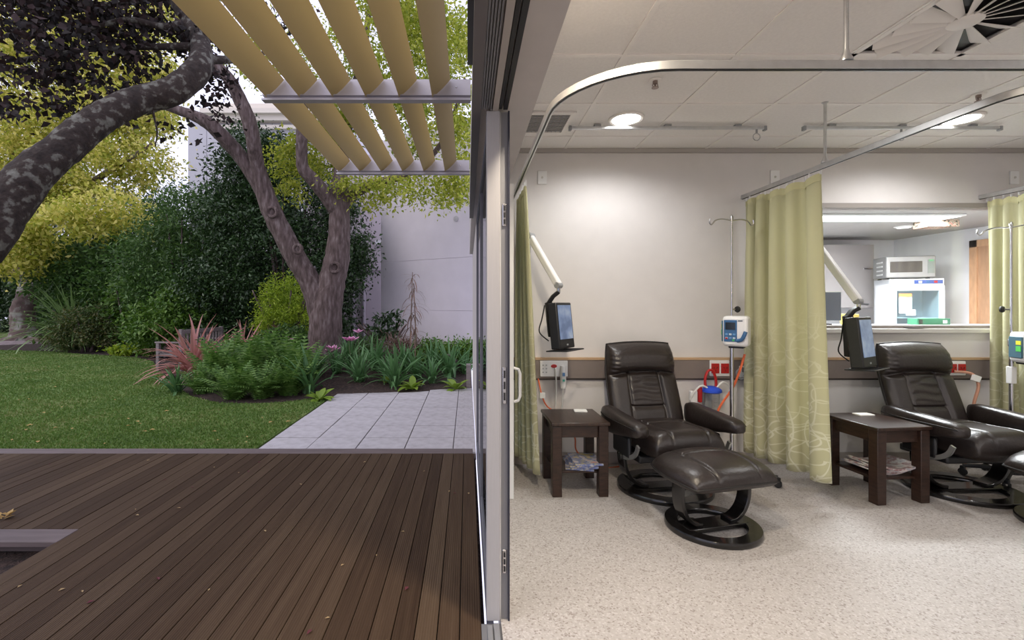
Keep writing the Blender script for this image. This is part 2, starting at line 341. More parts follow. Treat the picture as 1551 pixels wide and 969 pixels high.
bd2 = MB().ex(-.045, .045, 0, DFAR - 2.86, -.026, 0).mesh('deck_board', False); bd2.materials.append(MATS['weathered_hardwood'])
rnd = random.Random(5)
for i in range(76):
    x = .02 - .006 - bw * i
    if i < n0 + 1: put('deck_board', bd1, None, dk, loc=(x, DN, ZD + rnd.uniform(-.0012, .0012)))
    else: put('deck_board', bd2, None, dk, loc=(x, 2.86, ZD + rnd.uniform(-.0012, .0012)))
edgem = mat('edge_board_timber', (.13, .10, .10), .6, var=.2, vscale=3, stretch=(1, 12, 12))
MB().ex(-7.2, .05, 4.305, 4.445, -.05, ZD + .002).build('edge_board', edgem, dk, bevel=.004, smooth=False)
MB().ex(-7.2, .05, 4.425, 4.445, -.125, -.05).build('edge_board', edgem, dk, smooth=False)
MB().ex(-7.2, -2.40, 2.70, 2.855, -.05, ZD + .003).build('edge_board', edgem, dk, bevel=.004, smooth=False)
MB().ex(-2.405, -2.385, DN, 2.70, -.125, ZD - .03).build('edge_board', edgem, dk, smooth=False)
MB().ex(-7.2, -2.405, 2.80, 2.82, -.125, -.05).build('edge_board', edgem, dk, smooth=False)
# paving
pv = st(MB().ex(-2.15, .085, 4.45, 8.08, -.13, -.118).build('paving', mat('paving_bed', (.07, .055, .05), .9), smooth=False))
ts = .497
slab = MB().ex(-ts / 2 + .005, ts / 2 - .005, -ts / 2 + .008, ts / 2 - .008, -.03, 0).mesh('paving_slab', False); slab.materials.append(pave)
for r_ in range(7):
    for c in range(5):
        x1 = -.145 - (c - 1) * ts; x0 = x1 - ts
        if c == 0: x0, x1 = -.145, .085
        x0 = max(x0, -2.14)
        put('paving_slab', slab, None, pv, bevel=.004, loc=((x0 + x1) / 2, 8.07 - ts * (r_ + .5), -.098 + rnd.uniform(-.002, .002)), scale=((x1 - x0) / ts, 1, 1))
# lawn
edge_px = [(492, 600), (470, 604), (430, 609), (380, 611), (330, 610), (290, 600), (268, 585), (254, 574), (240, 560), (232, 547), (205, 541), (160, 538), (110, 535), (80, 532), (40, 531), (0, 530), (-120, 528), (-300, 526)]
poly = [(-2.16, 4.45)] + [tuple(G(x, y)[:2]) for x, y in edge_px] + [(-26, 10), (-16, 4.45)]
poly = [(-2.16, min(G(492, 600).y, 7.3))] + poly[1:]
poly = [(-2.16, 4.45)] + poly
st(MB().poly(poly, -.125, -.1).build('lawn', lawnm, smooth=False))
def inside(px, py, pg):
    r = np.zeros(len(px), bool); n = len(pg)
    for i in range(n):
        x0, y0 = pg[i]; x1, y1 = pg[(i + 1) % n]
        c = ((y0 > py) != (y1 > py)); t = (x1 - x0) * (py - y0) / (y1 - y0 + 1e-12) + x0
        r ^= c & (px < t)
    return r
rg = np.random.default_rng(3)
def grass(n, pg, h, dmin, dmax):
    d = dmin * (dmax / dmin) ** rg.random(n); x = (-420 + 1140 * rg.random(n) - VX) * d / F
    k = inside(x, d, pg); x, d = x[k], d[k]; n = len(x); a = rg.random(n) * 6.283; l = h * (.5 + rg.random(n)); w = .004 + .0009 * d
    V = np.zeros((n, 3, 3)); V[:, 0, 0] = x - np.cos(a) * w; V[:, 0, 1] = d - np.sin(a) * w; V[:, 1, 0] = x + np.cos(a) * w; V[:, 1, 1] = d + np.sin(a) * w
    lean = (rg.random((n, 2)) - .5) * l[:, None] * 1.2; V[:, 2, 0] = x + lean[:, 0]; V[:, 2, 1] = d + lean[:, 1]; V[:, :, 2] = -.1; V[:, 2, 2] = -.1 + l
    return npmesh('grass', V.reshape(-1, 3), np.arange(3 * n).reshape(-1, 3), grassm)
gr = put('grass', grass(165000, poly, .022, 4.45, 15)); gr['kind'] = 'stuff'; tag(gr, 'short mown green grass of the lawn beyond the deck', 'grass')
#DEV-MARK
# ------------------------------------------------------------------ interior fittings
def soft(fn, nu, nv, mb=None):       # closed pillow from fn(u, v, side); both sides meet on the rim
    mb = mb or MB(); base = len(mb.v)
    U = [-1 + 2 * i / (nu - 1) for i in range(nu)]; Vv = [-1 + 2 * j / (nv - 1) for j in range(nv)]
    idx = {}
    vs = []; 
    for s_ in (1, -1):
        for j, v in enumerate(Vv):
            for i, u in enumerate(U):
                rim = i in (0, nu - 1) or j in (0, nv - 1)
                if rim and s_ < 0: idx[(s_, i, j)] = idx[(1, i, j)]; continue
                idx[(s_, i, j)] = len(vs); vs.append(fn(u, v, s_))
    fs = []
    for s_ in (1, -1):
        for j in range(nv - 1):
            for i in range(nu - 1):
                q = (idx[(s_, i, j)], idx[(s_, i + 1, j)], idx[(s_, i + 1, j + 1)], idx[(s_, i, j + 1)])
                fs.append(q if s_ > 0 else q[::-1])
    mb.add(vs, fs); return mb
def sq(u, v, k):                      # square to rounded square
    return u * math.sqrt(1 - k * v * v / 2), v * math.sqrt(1 - k * u * u / 2)
def edge(u, p=4, q=.45): return max(0, 1 - abs(u) ** p) ** q
def groove(a, w): return math.exp(-(a / w) ** 2)
def sm(u): return math.copysign(abs(math.sin(u * math.pi / 2)) , u)

def bent(mb, x0, z0, x1, z1, w, t, n=14):   # bentwood C from the base (x0,z0) out and up to (x1,z1)
    pts = []
    for i in range(n):
        a = i / (n - 1); pts.append((x0 + (x1 - x0) * math.sin(a * math.pi / 2) ** .9, 0, z0 + (z1 - z0) * (1 - math.cos(a * math.pi / 2)) ** 1.0))
    return mb.strip(pts, (0, w, 0), t)

def ring_base(root, rx, ry, win):
    n = 48; prof = [(1, .008), (1, .026), (.985, .036), (win + .02, .036), (win, .028), (win, .004), (win + .02, 0), (.98, 0)]
    rings = [[Vector((rx * (r if r > .9 else r) * math.cos(2 * math.pi * k / n), ry * r * math.sin(2 * math.pi * k / n), z)) for r, z in prof] for k in range(n)]
    MB().loft(rings, closed=True).build('base_ring', blackwood, root)
    MB().box((0, 0, .024), (rx * 2 * win + .04, .13, .03)).build('base_bar', blackwood, root, bevel=.006)

def make_recliner():
    t = thing('recliner_chair', '', 'armchair')
    ring_base(t, .34, .32, .70)
    for s_ in (-1, 1):
        b_ = MB(); pts = [(s_ * .15, .0, .045), (s_ * .20, .0, .055), (s_ * .265, 0, .09), (s_ * .315, 0, .16), (s_ * .335, 0, .25), (s_ * .335, 0, .36), (s_ * .33, 0, .46)]
        b_.strip([tuple(p) for p in crom(pts, 4)], (0, .10, 0), .026).build('leg', blackwood, t, bevel=.005)
    # seat
    def seat(u, v, sd_):
        a, c = sq(u, v, .30); e = edge(u, 6, .42) * edge(v, 6, .42)
        x = .275 * a; y = -.07 + .275 * c
        top = .105 * e
        g = .018 * (groove(abs(u) - .52, .032) * (1 if v < .55 else .0) + groove(v - .18 - .10 * (1 - abs(u)) , .035) * (.9 if abs(u) < .52 else .4))
        bulge = .012 * math.cos(u * 1.4)
        if sd_ > 0: z = .385 + top + bulge * e - g * e + .02 * (-c if c < 0 else 0) - .05 * max(0, -c - .72) ** 2 * 8
        else: z = .385 - .085 * e
        return (x, y, z)
    soft(seat, 81, 73).build('seat', leather, t, ang=180)
    # back: u across, v up; local thickness along -y
    TILT = R(19)
    def bmap(x, t_, h):               # height along the back h, thickness forward t_
        bend = -.035 * max(0, (h - .36) / .3) ** 2
        y = .20 + h * math.sin(TILT) - t_ * math.cos(TILT) + bend; z = .38 + h * math.cos(TILT) - t_ * math.sin(TILT) * -.0 - t_ * math.sin(TILT) * .6
        return (x, y, z)
    HB = .72
    def back(u, v, sd_):
        a, c = sq(u, v, .18); h = HB * (c + 1) / 2; hw = .31 - .025 * (c + 1) / 2
        e = edge(u, 7, .40) * edge(v, 8, .40)
        if sd_ < 0: return bmap(hw * a, -.055 * e, h)
        head = .045 * math.exp(-((v - .70) / .26) ** 4)
        arch = .36 - .10 * (u * u) ; 
        g = .034 * groove(v - arch, .05)
        if v < arch:
            g += .026 * groove(abs(u) - (.46 + .07 * (-v) * .5), .04)
            if abs(u) < .47: g += .020 * groove(v + .42, .035) + .012; 
            if abs(u) < .42 and v > -.3: g += .0035 * math.sin(v * 34 + 3 * u * u + math.sin(u * 7)) + .006 * groove(v - .18 - .06 * math.sin(u * 5), .04)
        if v > arch and abs(u) > .75: g += .003 * math.sin(v * 60)
        tt = (.085 + head) * e - g * e
        return bmap(hw * a, tt, h)
    bk = soft(back, 85, 101).build('backrest', leather, t, ang=180)
    pip = [bmap((.31 - .025 * (sq(u, v, .18)[1] + 1) / 2) * sq(u, v, .18)[0], .0, HB * (sq(u, v, .18)[1] + 1) / 2) for u, v in [(-1, -1 + 2 * i / 20) for i in range(21)] + [(-1 + 2 * i / 16, 1) for i in range(1, 17)] + [(1, 1 - 2 * i / 20) for i in range(1, 21)]]
    MB().tube(pip, .006, 6).build('piping', seamm, bk)
    # arms
    for s_ in (-1, 1):
        rings = []
        secs = [(.24, .465, .012, .03), (.225, .462, .040, .075), (.18, .458, .052, .092), (.10, .455, .058, .092), (.0, .457, .060, .084), (-.12, .465, .062, .070), (-.22, .473, .062, .056), (-.29, .476, .058, .047), (-.325, .474, .046, .036), (-.342, .472, .018, .016)]
        for (y, zc, hx, hz) in secs:
            ring = []
            for k in range(20):
                a = 2 * math.pi * k / 20; ca, sa = math.cos(a), math.sin(a)
                ring.append((s_ * (.352 + .012 * (.3 - y)) + hx * math.copysign(abs(ca) ** .6, ca), y, zc + .045 + hz * math.copysign(abs(sa) ** .6, sa)))
            rings.append(ring)
        ar = MB().loft(rings).build('armrest', leather, t, ang=180)
        MB().tube([(s_ * (.352 + .012 * (.3 - y)) + s_ * hx * .98, y, zc + .045 + hz * .35) for (y, zc, hx, hz) in secs[1:-1]], .0045, 6).build('piping', seamm, ar)
        pts = [(s_ * .345, -.245, .405), (s_ * .345, -.215, .345), (s_ * .345, -.15, .300), (s_ * .345, -.06, .275), (s_ * .345, .02, .270)]
        MB().strip([tuple(p) for p in crom(pts, 4)], (.014, 0, 0), .03).build('arm_bracket', mat('bracket_silver', (.55, .56, .55), .35, .8), t)
        MB().box((s_ * .345, -.02, .36), (.03, .24, .15)).build('side_panel', blk, t, bevel=.02)
        MB().lathe([(.0, 0), (.022, 0), (.026, .01), (.022, .022), (0, .022)], 14, (s_ * .352, -.03, .27), Matrix.Rotation(s_ * R(90), 3, 'Y')).build('tilt_knob', rubber, t)
    MB().box((0, .02, .275), (.56, .34, .05)).build('seat_frame', blk, t, bevel=.01)
    return t
def make_ottoman():
    t = thing('footstool', '', 'footstool')
    ring_base(t, .275, .265, .70)
    for s_ in (-1, 1):
        b_ = MB(); pts = [(s_ * .10, 0, .045), (s_ * .15, 0, .055), (s_ * .205, 0, .10), (s_ * .235, 0, .17), (s_ * .24, 0, .25), (s_ * .235, 0, .335)]
        b_.strip([tuple(p) for p in crom(pts, 4)], (0, .09, 0), .024).build('leg', blackwood, t, bevel=.005)
    def cush(u, v, sd_):
        a, c = sq(u, v, .50); e = edge(u, 6, .45) * edge(v, 6, .45)
        g = .017 * (groove(abs(u) - .50, .030) + (groove(v - .30, .045) if abs(u) < .5 else 0))
        dome = .02 * math.cos(u * 1.3) * math.cos(v * 1.3)
        drop = .055 * (1 + -c) * .5 * 1.0 + .03 * (u * u)
        if sd_ > 0: z = .365 + .07 * e + dome * e - g * e
        else: z = .365 - .05 * e
        return (.325 * a, .235 * c, z - .02 * u * u - .02 * max(0, -c) ** 2)
    cu = soft(cush, 81, 65).build('cushion', leather, t, ang=180)
    rim = []
    for i in range(64):
        q = i / 64 * 4; k = int(q); f_ = -1 + 2 * (q - k)
        u, v = ((f_, -1), (1, f_), (-f_, 1), (-1, -f_))[k]; rim.append(cush(u, v, 1))
    MB().tube(rim, .0055, 6, closed=True).build('piping', seamm, cu)
    MB().box((0, 0, .325), (.50, .16, .03)).build('support_frame', blk, t, bevel=.006)
    return t
C1 = make_recliner(); tag(C1, 'dark brown leather recliner with wide headrest, beside the table holding one colourful magazine pile', 'armchair', 'leather recliners along the rear wall')
C1.location = (1.46, 3.43, 0); C1.rotation_euler.z = R(9)
C2 = copy_tree(C1); C2['label'] = 'dark brown leather recliner in front of the servery window'; C2.location = (3.63, 3.40, 0); C2.rotation_euler.z = R(3)
O1 = make_ottoman(); tag(O1, 'padded leather footstool by the drip stand with the blue pump keypad', 'footstool', 'leather footstools')
O1.location = (1.50, 2.835, 0); O1.rotation_euler.z = R(14)
O2 = copy_tree(O1); O2['label'] = 'padded leather footstool standing before the recliner under the servery window'; O2.location = (3.74, 2.82, 0); O2.rotation_euler.z = R(14)

def make_table(w, dp, h, m):
    t = thing('side_table', '', 'side table')
    MB().box((0, 0, h - .0125), (w, dp, .025)).build('table_top', tablewood, t, bevel=.006)
    lw = .068; ix, iy = w / 2 - .03 - lw / 2 + .02, dp / 2 - .03 - lw / 2 + .02
    for sx in (-1, 1):
        for sy in (-1, 1): MB().box((sx * ix, sy * iy, (h - .025) / 2), (lw, lw, h - .025)).build('leg', m, t, bevel=.004)
    for s_ in (-1, 1):
        MB().box((0, s_ * iy, h - .07), (2 * ix - lw, .022, .085)).build('apron', m, t, bevel=.003)
        MB().box((s_ * ix, 0, h - .07), (.022, 2 * iy - lw, .085)).build('apron', m, t, bevel=.003)
    MB().box((0, 0, .165), (2 * ix + .01, 2 * iy - lw + .05, .018)).build('shelf', m, t, bevel=.003)
    return t
T1 = make_table(.42, .44, .53, darkwood); tag(T1, 'dark wooden side table with a colourful magazine pile on its shelf, beside the power socket', 'side table', 'wooden side tables')
T1.location = (.80, 3.49, 0); T1.rotation_euler.z = R(1)
T2 = copy_tree(T1); T2['label'] = 'dark wooden side table with fanned grey magazines on its shelf, beside the curtain'; T2.location = (2.965, 3.37, 0); T2.rotation_euler.z = R(6)
# magazines: bent stacks of paper
def magazine(name, label, loc, rz, w, l, curl, m, group, z):
    b_ = MB(); n = 12; rings = []
    for i in range(n):
        t_ = i / (n - 1); y = (t_ - .5) * l; zz = curl * (abs(t_ - .5) * 2) ** 2
        rings.append([(-w / 2, y, zz), (w / 2, y, zz), (w / 2, y, zz + .0125), (-w / 2, y, zz + .0125)])
    o = b_.loft(rings).build(name, m, None); o.location = (loc[0], loc[1], z); o.rotation_euler.z = rz; tag(o, label, 'magazine', group)
    return o
def magmat(i, cs):
    return mat('magazine_print_%d' % i, cs[0], .35, vscale=16, cols=[(.3, cs[0]), (.42, cs[1]), (.52, cs[2]), (.65, cs[3])])
pal = [((.05, .08, .25), (.35, .38, .10), (.30, .06, .10), (.45, .45, .50)), ((.50, .45, .08), (.06, .10, .30), (.45, .10, .08), (.2, .2, .25)), ((.55, .12, .10), (.6, .6, .6), (.1, .15, .4), (.6, .5, .2)), ((.6, .6, .62), (.3, .3, .34), (.5, .42, .40), (.7, .7, .7)), ((.35, .35, .38), (.6, .58, .55), (.25, .12, .12), (.5, .5, .5))]
ml1 = ['colourful magazine at the bottom of the pile on the table shelf beside the socket', 'second magazine from the bottom of the colourful pile', 'magazine in the middle of the colourful pile', 'magazine just under the top of the colourful pile', 'blue and yellow magazine on top of the colourful pile']
for k in range(5):
    magazine('magazine', ml1[k], (.83 + .008 * k, 3.44 - .012 * k), R(88 + (-9, 6, -4, 12, 3)[k]), .24, .20, .0, magmat(k % 3, pal[(0, 2, 1, 2, 0)[k] % 3]) if k else magmat(2, pal[2]), 'colourful magazines on the shelf', .1745 + .013 * k)
ml2 = ['grey magazine at the bottom of the fanned pile beside the curtain', 'second grey magazine from the bottom of the fanned pile', 'grey magazine with curled edges in the fanned pile', 'magazine on top of the fanned grey pile']
for k in range(4):
    magazine('magazine', ml2[k], (2.96 + .01 * k, 3.36 - .01 * k), R(96 + (0, 10, -8, 5)[k]), .25, .29, .03, magmat(3 + k % 2, pal[3 + k % 2]), 'grey magazines on the shelf', .1745 + .013 * k)
o = MB().box((0, 0, .006), (.10, .07, .012)).build('tissue_pad', paperm, None, bevel=.003); o.location = (.885, 3.62, .53); o.rotation_euler.z = R(-6); tag(o, 'small white paper pad on the table beside the power socket', 'paper pad')
o = MB().box((0, 0, .006), (.12, .07, .012)).build('tissue_pad', paperm, None, bevel=.003); o.location = (3.00, 3.50, .53); o.rotation_euler.z = R(4); tag(o, 'small white paper pad on the table beside the curtain', 'paper pad')

# curtain rails
ZR = 2.285
def rail(name, label, pts, rods):
    t = thing(name, label, 'curtain rail', (pts[0][0], pts[0][1], ZR), group='ceiling hung curtain rails')
    o0 = Vector((pts[0][0], pts[0][1], ZR))
    rings = []; path = [Vector((x, y, ZR)) - o0 for x, y in pts]
    for i, p in enumerate(path):
        tg = (path[min(i + 1, len(path) - 1)] - path[max(i - 1, 0)]).normalized(); sd_ = Vector((tg.y, -tg.x, 0))
        rings.append([p + sd_ * a + Vector((0, 0, z)) for a, z in ((-.012, -.014), (.012, -.014), (.012, .016), (.008, .02), (-.008, .02), (-.012, .016))])
    MB().loft(rings).build('track', alum, t)
    MB().strip([p + Vector((0, 0, -.0155)) for p in path], (0, 0, .002), .008).build('track_slot', blk, t)
    for x, y in rods:
        MB().lathe([(.022, 0), (.022, .006), (.012, .03), (.0085, .045), (.0085, ZC - ZR - .03), (.02, ZC - ZR - .022), (.02, ZC - ZR - .006)], 14, Vector((x, y, ZR + .02)) - o0 - Vector((0, 0, 0))).build('suspension_rod', alum, t)
    return t
def arc(cx, cy, r, a0, a1, n=10): return [(cx + r * math.cos(R(a0 + (a1 - a0) * i / n)), cy + r * math.sin(R(a0 + (a1 - a0) * i / n))) for i in range(n + 1)]
YR = 1.775
rail('curtain_rail', 'silver curtain rail that bends round above the recliner beside the glazed side', [(.39, YB - .001), (.39, 3.2), (.39, 2.6)] + arc(.39 + .42, YR + .42, .42, 180, 270) + [(1.4, YR), (2.6, YR), (4.2, YR), (6.2, YR)], [(1.455, YR), (3.6, YR)])
rail('curtain_rail', 'silver curtain rail carrying the wide patterned green curtain', [(2.36, YB - .001), (2.36, 3.0), (2.36, 2.25)] + arc(2.36 + .3, YR + .03 + .3, .3, 180, 268), [(2.36, 3.05)])
rail('curtain_rail', 'silver curtain rail over the green curtain next to the servery window', [(4.40, YB - .001), (4.40, 3.0), (4.40, 2.25)] + arc(4.70, YR + .33, .3, 180, 268), [(4.40, 3.05)])

# curtains
def curtain_mat():
    m = mat('green_curtain', (.5, .5, .28), .75); nt = m.node_tree; N = nt.nodes; L = nt.links; b_ = N['Principled BSDF']
    uv = N.new('ShaderNodeUVMap'); uv.uv_map = 'UVMap'
    def mth(op, a, bb):
        n = N.new('ShaderNodeMath'); n.operation = op
        for i, k in enumerate((a, bb)):
            if hasattr(k, 'is_output'): L.new(k, n.inputs[i])
            else: n.inputs[i].default_value = k
        return n.outputs[0]
    lines = None
    for sc_, rad, wd_, off, st_ in ((4.0, .42, .017, 0, (1, .8, 1)), (5.6, .40, .021, 3.3, (1.0, .5, 1)), (4.4, .55, .017, 7.1, (.65, 1, 1)), (6.8, .36, .024, 11.7, (.5, 1.2, 1))):
        mp = N.new('ShaderNodeMapping'); mp.inputs['Location'].default_value = (off, off * .7, 0); mp.inputs['Scale'].default_value = st_; mp.inputs['Rotation'].default_value = (0, 0, off)
        L.new(uv.outputs[0], mp.inputs[0])
        nz = N.new('ShaderNodeTexNoise'); nz.inputs['Scale'].default_value = 4; L.new(mp.outputs[0], nz.inputs['Vector'])
        mxv = N.new('ShaderNodeVectorMath'); mxv.operation = 'MULTIPLY_ADD'; L.new(nz.outputs['Color'], mxv.inputs[0]); mxv.inputs[1].default_value = (.12, .12, 0); L.new(mp.outputs[0], mxv.inputs[2])
        v = N.new('ShaderNodeTexVoronoi'); v.voronoi_dimensions = '2D'; v.inputs['Scale'].default_value = sc_; L.new(mxv.outputs[0], v.inputs['Vector'])
        d = mth('ABSOLUTE', mth('SUBTRACT', v.outputs['Distance'], rad), 0)
        ln = mth('LESS_THAN', d, wd_)
        lines = ln if lines is None else mth('MAXIMUM', lines, ln)
    sx = N.new('ShaderNodeSeparateXYZ'); L.new(uv.outputs[0], sx.inputs[0])
    nz = N.new('ShaderNodeTexNoise'); nz.inputs['Scale'].default_value = 3; L.new(uv.outputs[0], nz.inputs['Vector'])
    hgt = mth('ADD', sx.outputs[1], mth('MULTIPLY', nz.outputs['Fac'], .7))
    fade = N.new('ShaderNodeMapRange'); fade.inputs[1].default_value = .75; fade.inputs[2].default_value = 1.75; fade.inputs[3].default_value = .8; fade.inputs[4].default_value = 0
    L.new(hgt, fade.inputs[0])
    k = mth('MULTIPLY', lines, fade.outputs[0])
    mx = N.new('ShaderNodeMix'); mx.data_type = 'RGBA'; L.new(k, mx.inputs['Factor']); mx.inputs['A'].default_value = (.63, .615, .395, 1); mx.inputs['B'].default_value = (.84, .83, .68, 1)
    L.new(mx.outputs['Result'], b_.inputs['Base Color'])
    b_.inputs['Sheen Weight'].default_value = .1
    t = N.new('ShaderNodeBsdfTranslucent'); L.new(mx.outputs['Result'], t.inputs[0]); ms = N.new('ShaderNodeMixShader'); ms.inputs[0].default_value = .34
    L.new(b_.outputs[0], ms.inputs[1]); L.new(t.outputs[0], ms.inputs[2]); L.new(ms.outputs[0], N['Material Output'].inputs[0])
    return m
curt = curtain_mat()
def curtain(label, x, y0, y1, folds, amp, z0, seed, flare=.0, xflare=0, near_down=0):
    t = thing('privacy_curtain', label, 'curtain', (x, y0, ZR - .02), group='green privacy curtains'); rn = random.Random(seed)
    nu, nz = folds * 14 + 1, 34; zt = ZR - .035
    ph = [rn.uniform(-.7, .7) for _ in range(folds + 2)]; am = [amp * rn.uniform(.55, 1.3) for _ in range(folds + 2)]; wp = [rn.uniform(-.35, .35) for _ in range(folds + 2)]
    vs = []; uvs = []; arc_l = 0; prev = None
    cols_ = []
    for i in range(nu):
        q = i / (nu - 1); f_ = (1.4 * q - .4 * q * q) * folds; k = int(min(f_, folds - 1)); fr = f_ - k
        lp = lambda A: A[k] * (1 - fr) + A[k + 1] * fr
        a = lp(am); s_ = f_ * 2 * math.pi + lp(ph)
        col_ = []
        for j in range(nz):
            h = j / (nz - 1)                 # 0 top .. 1 bottom
            aa = a * (.45 + .75 * h ** .6); hem = z0 + near_down * q
            y = y0 + (y1 - y0) * q + (q - .5) * flare * h + .25 * aa * math.sin(2 * s_ + wp[k] * 3 * h)
            xx = aa * math.sin(s_ + wp[k] * 1.6 * h) + xflare * h * q
            z = zt + (hem - zt) * h - (.012 * (1 - math.cos(s_ * 1.0)) * (1 - h) ** 8 if i % 14 else 0)
            col_.append((xx, y - y0, z - (ZR - .02)))
        if prev: arc_l += math.hypot(col_[nz // 2][0] - prev[nz // 2][0], col_[nz // 2][1] - prev[nz // 2][1])
        prev = col_; cols_.append((col_, arc_l))
    b_ = MB()
    for c_, al in cols_:
        for p in c_: vs.append(p); uvs.append((al, p[2] + ZR - .02))
    b_.add(vs, [(i * nz + j, (i + 1) * nz + j, (i + 1) * nz + j + 1, i * nz + j + 1) for i in range(nu - 1) for j in range(nz - 1)])
    me = b_.mesh('fabric', True, 180); ul = me.uv_layers.new(name='UVMap')
    for lp_ in me.loops: ul.data[lp_.index].uv = uvs[lp_.vertex_index]
    o = put('fabric', me, curt, t); sm_ = o.modifiers.new('thickness', 'SOLIDIFY'); sm_.thickness = .0025
    tp = MB()
    for i in range(0, nu - 1):
        pass
    b2 = MB(); ring = [[(c_[0][0] + dx, c_[0][1], c_[0][2] + dz) for dx, dz in ((-.004, -.05), (.004, -.05), (.004, .0), (-.004, .0))] for c_, al in cols_]
    b2.loft(ring).build('heading_tape', mat('heading_tape', (.55, .53, .30), .8), t)
    for i in range(0, folds * 2 + 1):
        c_ = cols_[min(nu - 1, i * 7)][0]
        MB().box((c_[0][0] * .5, c_[0][1], .000), (.010, .008, .045)).build('hook', white, t)
    return t
curtain('narrow pale green curtain gathered beside the glazed side', .435, 3.93, 3.42, 5, .042, .10, 4, .02, .10)
curtain('wide green curtain with pale vine pattern between the two recliners', 2.37, 3.93, 3.10, 5, .078, .15, 11, .06, .09)
curtain('green vine patterned curtain hanging past the servery window beside the second drip stand', 4.42, 3.93, 3.0, 8, .050, .15, 23, .04, .06)

# downlights
def downlight(label, x, y, k=1.0, col=LAMPCOL):
    t = thing('downlight', label, 'ceiling light', (x, y, ZC - .006), group='round recessed downlights')
    MB().lathe([(.098, -.002), (.112, -.008), (.122, -.004), (.124, .006), (.098, .006)], 32).build('trim_ring', alud if False else gridm, t)
    MB().lathe([(.0, -.006), (.06, -.0065), (.097, -.003), (.098, .004)], 32).build('lens', mat('lamp_lens', (1, 1, 1), .5, emit=(1, .97, .93), es=14), t)
    l = bpy.data.lights.new('lamp', 'SPOT'); l.energy = LAMP * k; l.color = col; l.spot_size = R(165); l.spot_blend = .6; l.shadow_soft_size = .09
    lo = bpy.data.objects.new('lamp', l); COL.objects.link(lo); lo.parent = t; lo.location = (0, 0, -.03)
for lb, x, y, *kc_ in (('glowing round downlight over the table with the colourful magazines', 1.137, 3.31), ('glowing round downlight behind the curtain rail near the servery window', 3.537, 3.31),
                 ('round warm downlight just inside the doorway', .537, 1.57, 3.6, (1, .86, .66)), ('round downlight over the open floor in mid room', 3.537, .97, .45, (1, .97, .94)), ('round downlight over the far end of the recliner row', 5.937, 3.31),
                 ('round downlight over the open floor by the side wall', 5.937, .97), ('added unseen downlight behind the viewpoint near the doorway', 1.737, -1.4, 3.6, (1, .98, .97)), ('added unseen downlight behind the viewpoint in mid room', 4.137, -1.4, 3.6, (1, .98, .97))):  # the pair behind the viewpoint is added, unseen, to brighten ceiling and rear wall
    downlight(lb, x, y, *kc_)
# drip tracks on the ceiling
def drip_track(label, x0, x1, y, rings_):
    t = thing('drip_track', label, 'ceiling track', (x0, y, ZC - .004), group='short drip tracks')
    MB().box(((x1 - x0) / 2, 0, -.022), (x1 - x0, .022, .022)).build('track', alum, t, bevel=.003)
    for q in (.14, .5, .86): MB().box(((x1 - x0) * q, 0, -.006), (.05, .03, .012)).build('clip', greyp, t, bevel=.002)
    for x in (0, x1 - x0): MB().box((x, 0, -.026), (.02, .03, .034)).build('end_stop', greyp, t, bevel=.003)
    for q in rings_:
        h = MB().tube([(q, 0, -.03), (q, 0, -.062)], .007, 8).build('carrier', greyp, t)
        MB().tube([(q + .026 * math.cos(a * math.pi / 8), 0, -.088 + .026 * math.sin(a * math.pi / 8)) for a in range(16)], .0035, 6, closed=True).build('ring', steel, h)
drip_track('silver ceiling track over the recliner beside the glazed side, ring at its end', .76, 2.20, 3.42, [1.38])
drip_track('silver ceiling track over the recliner before the servery window', 2.49, 3.94, 3.42, [.72])
# sprinklers, vents
def sprinkler(label, x, y):
    t = thing('sprinkler', label, 'sprinkler', (x, y, ZC - .001), group='ceiling sprinklers')
    MB().lathe([(.0, -.003), (.036, -.004), (.04, 0)], 20).build('escutcheon', gridm, t)
    MB().lathe([(.014, 0), (.014, -.02), (.006, -.024), (.006, -.04), (.02, -.042), (.02, -.045), (0, -.045)], 14).build('head', mat('dull_brass', (.30, .24, .22), .4, .8), t)
    for s_ in (-1, 1): MB().tube([(s_ * .012, 0, -.018), (s_ * .016, 0, -.03), (s_ * .006, 0, -.042)], .0025, 6).build('arm', MATS['dull_brass'], t)
sprinkler('small metal sprinkler between the bent curtain rail and a downlight', 1.115, 2.745)
sprinkler('small pale sprinkler beside the downlight near the servery window', 3.24, 2.93)
t = thing('ceiling_diffuser', 'square swirl air diffuser with radial blades in the ceiling', 'air diffuser', (DIFF[0], DIFF[1], ZC))
b = MB()
for s_ in (-1, 1): b.box((s_ * .285, 0, .0), (.028, .598, .012)); b.box((0, s_ * .285, 0), (.598, .028, .012))
b.build('frame', gridm, t, smooth=False)
MB().box((0, 0, .018), (.56, .56, .004)).build('back_box', blk, t, smooth=False)
MB().lathe([(0, -.014), (.055, -.014), (.066, -.006), (.066, .006), (0, .006)], 24).build('hub', gridm, t)
for k in range(16):
    a = 2 * math.pi * (k + .5) / 16; L_ = min(.272 / max(abs(math.cos(a)), abs(math.sin(a))), .36)
    mt = Matrix.Rotation(a, 3, 'Z') @ Matrix.Rotation(R(28), 3, 'X'); c = mt @ Vector(((L_ + .06) / 2, 0, 0))
    v0 = [Vector((.055, -.012, .0)), Vector((L_, -.042, 0)), Vector((L_, .042, 0)), Vector((.055, .012, 0))]
    vs = [mt @ p + Vector((0, 0, .002)) for p in v0] + [mt @ p + Vector((0, 0, -.002)) for p in v0]
    MB().add(vs, [(0, 1, 2, 3), (7, 6, 5, 4), (0, 4, 5, 1), (1, 5, 6, 2), (2, 6, 7, 3), (3, 7, 4, 0)]).build('blade', gridm, t, smooth=False)
t = thing('ceiling_grille', 'small grey egg crate vent grille in the ceiling by the bent curtain rail', 'vent', (.555, 3.385, ZC - .006))
b = MB()
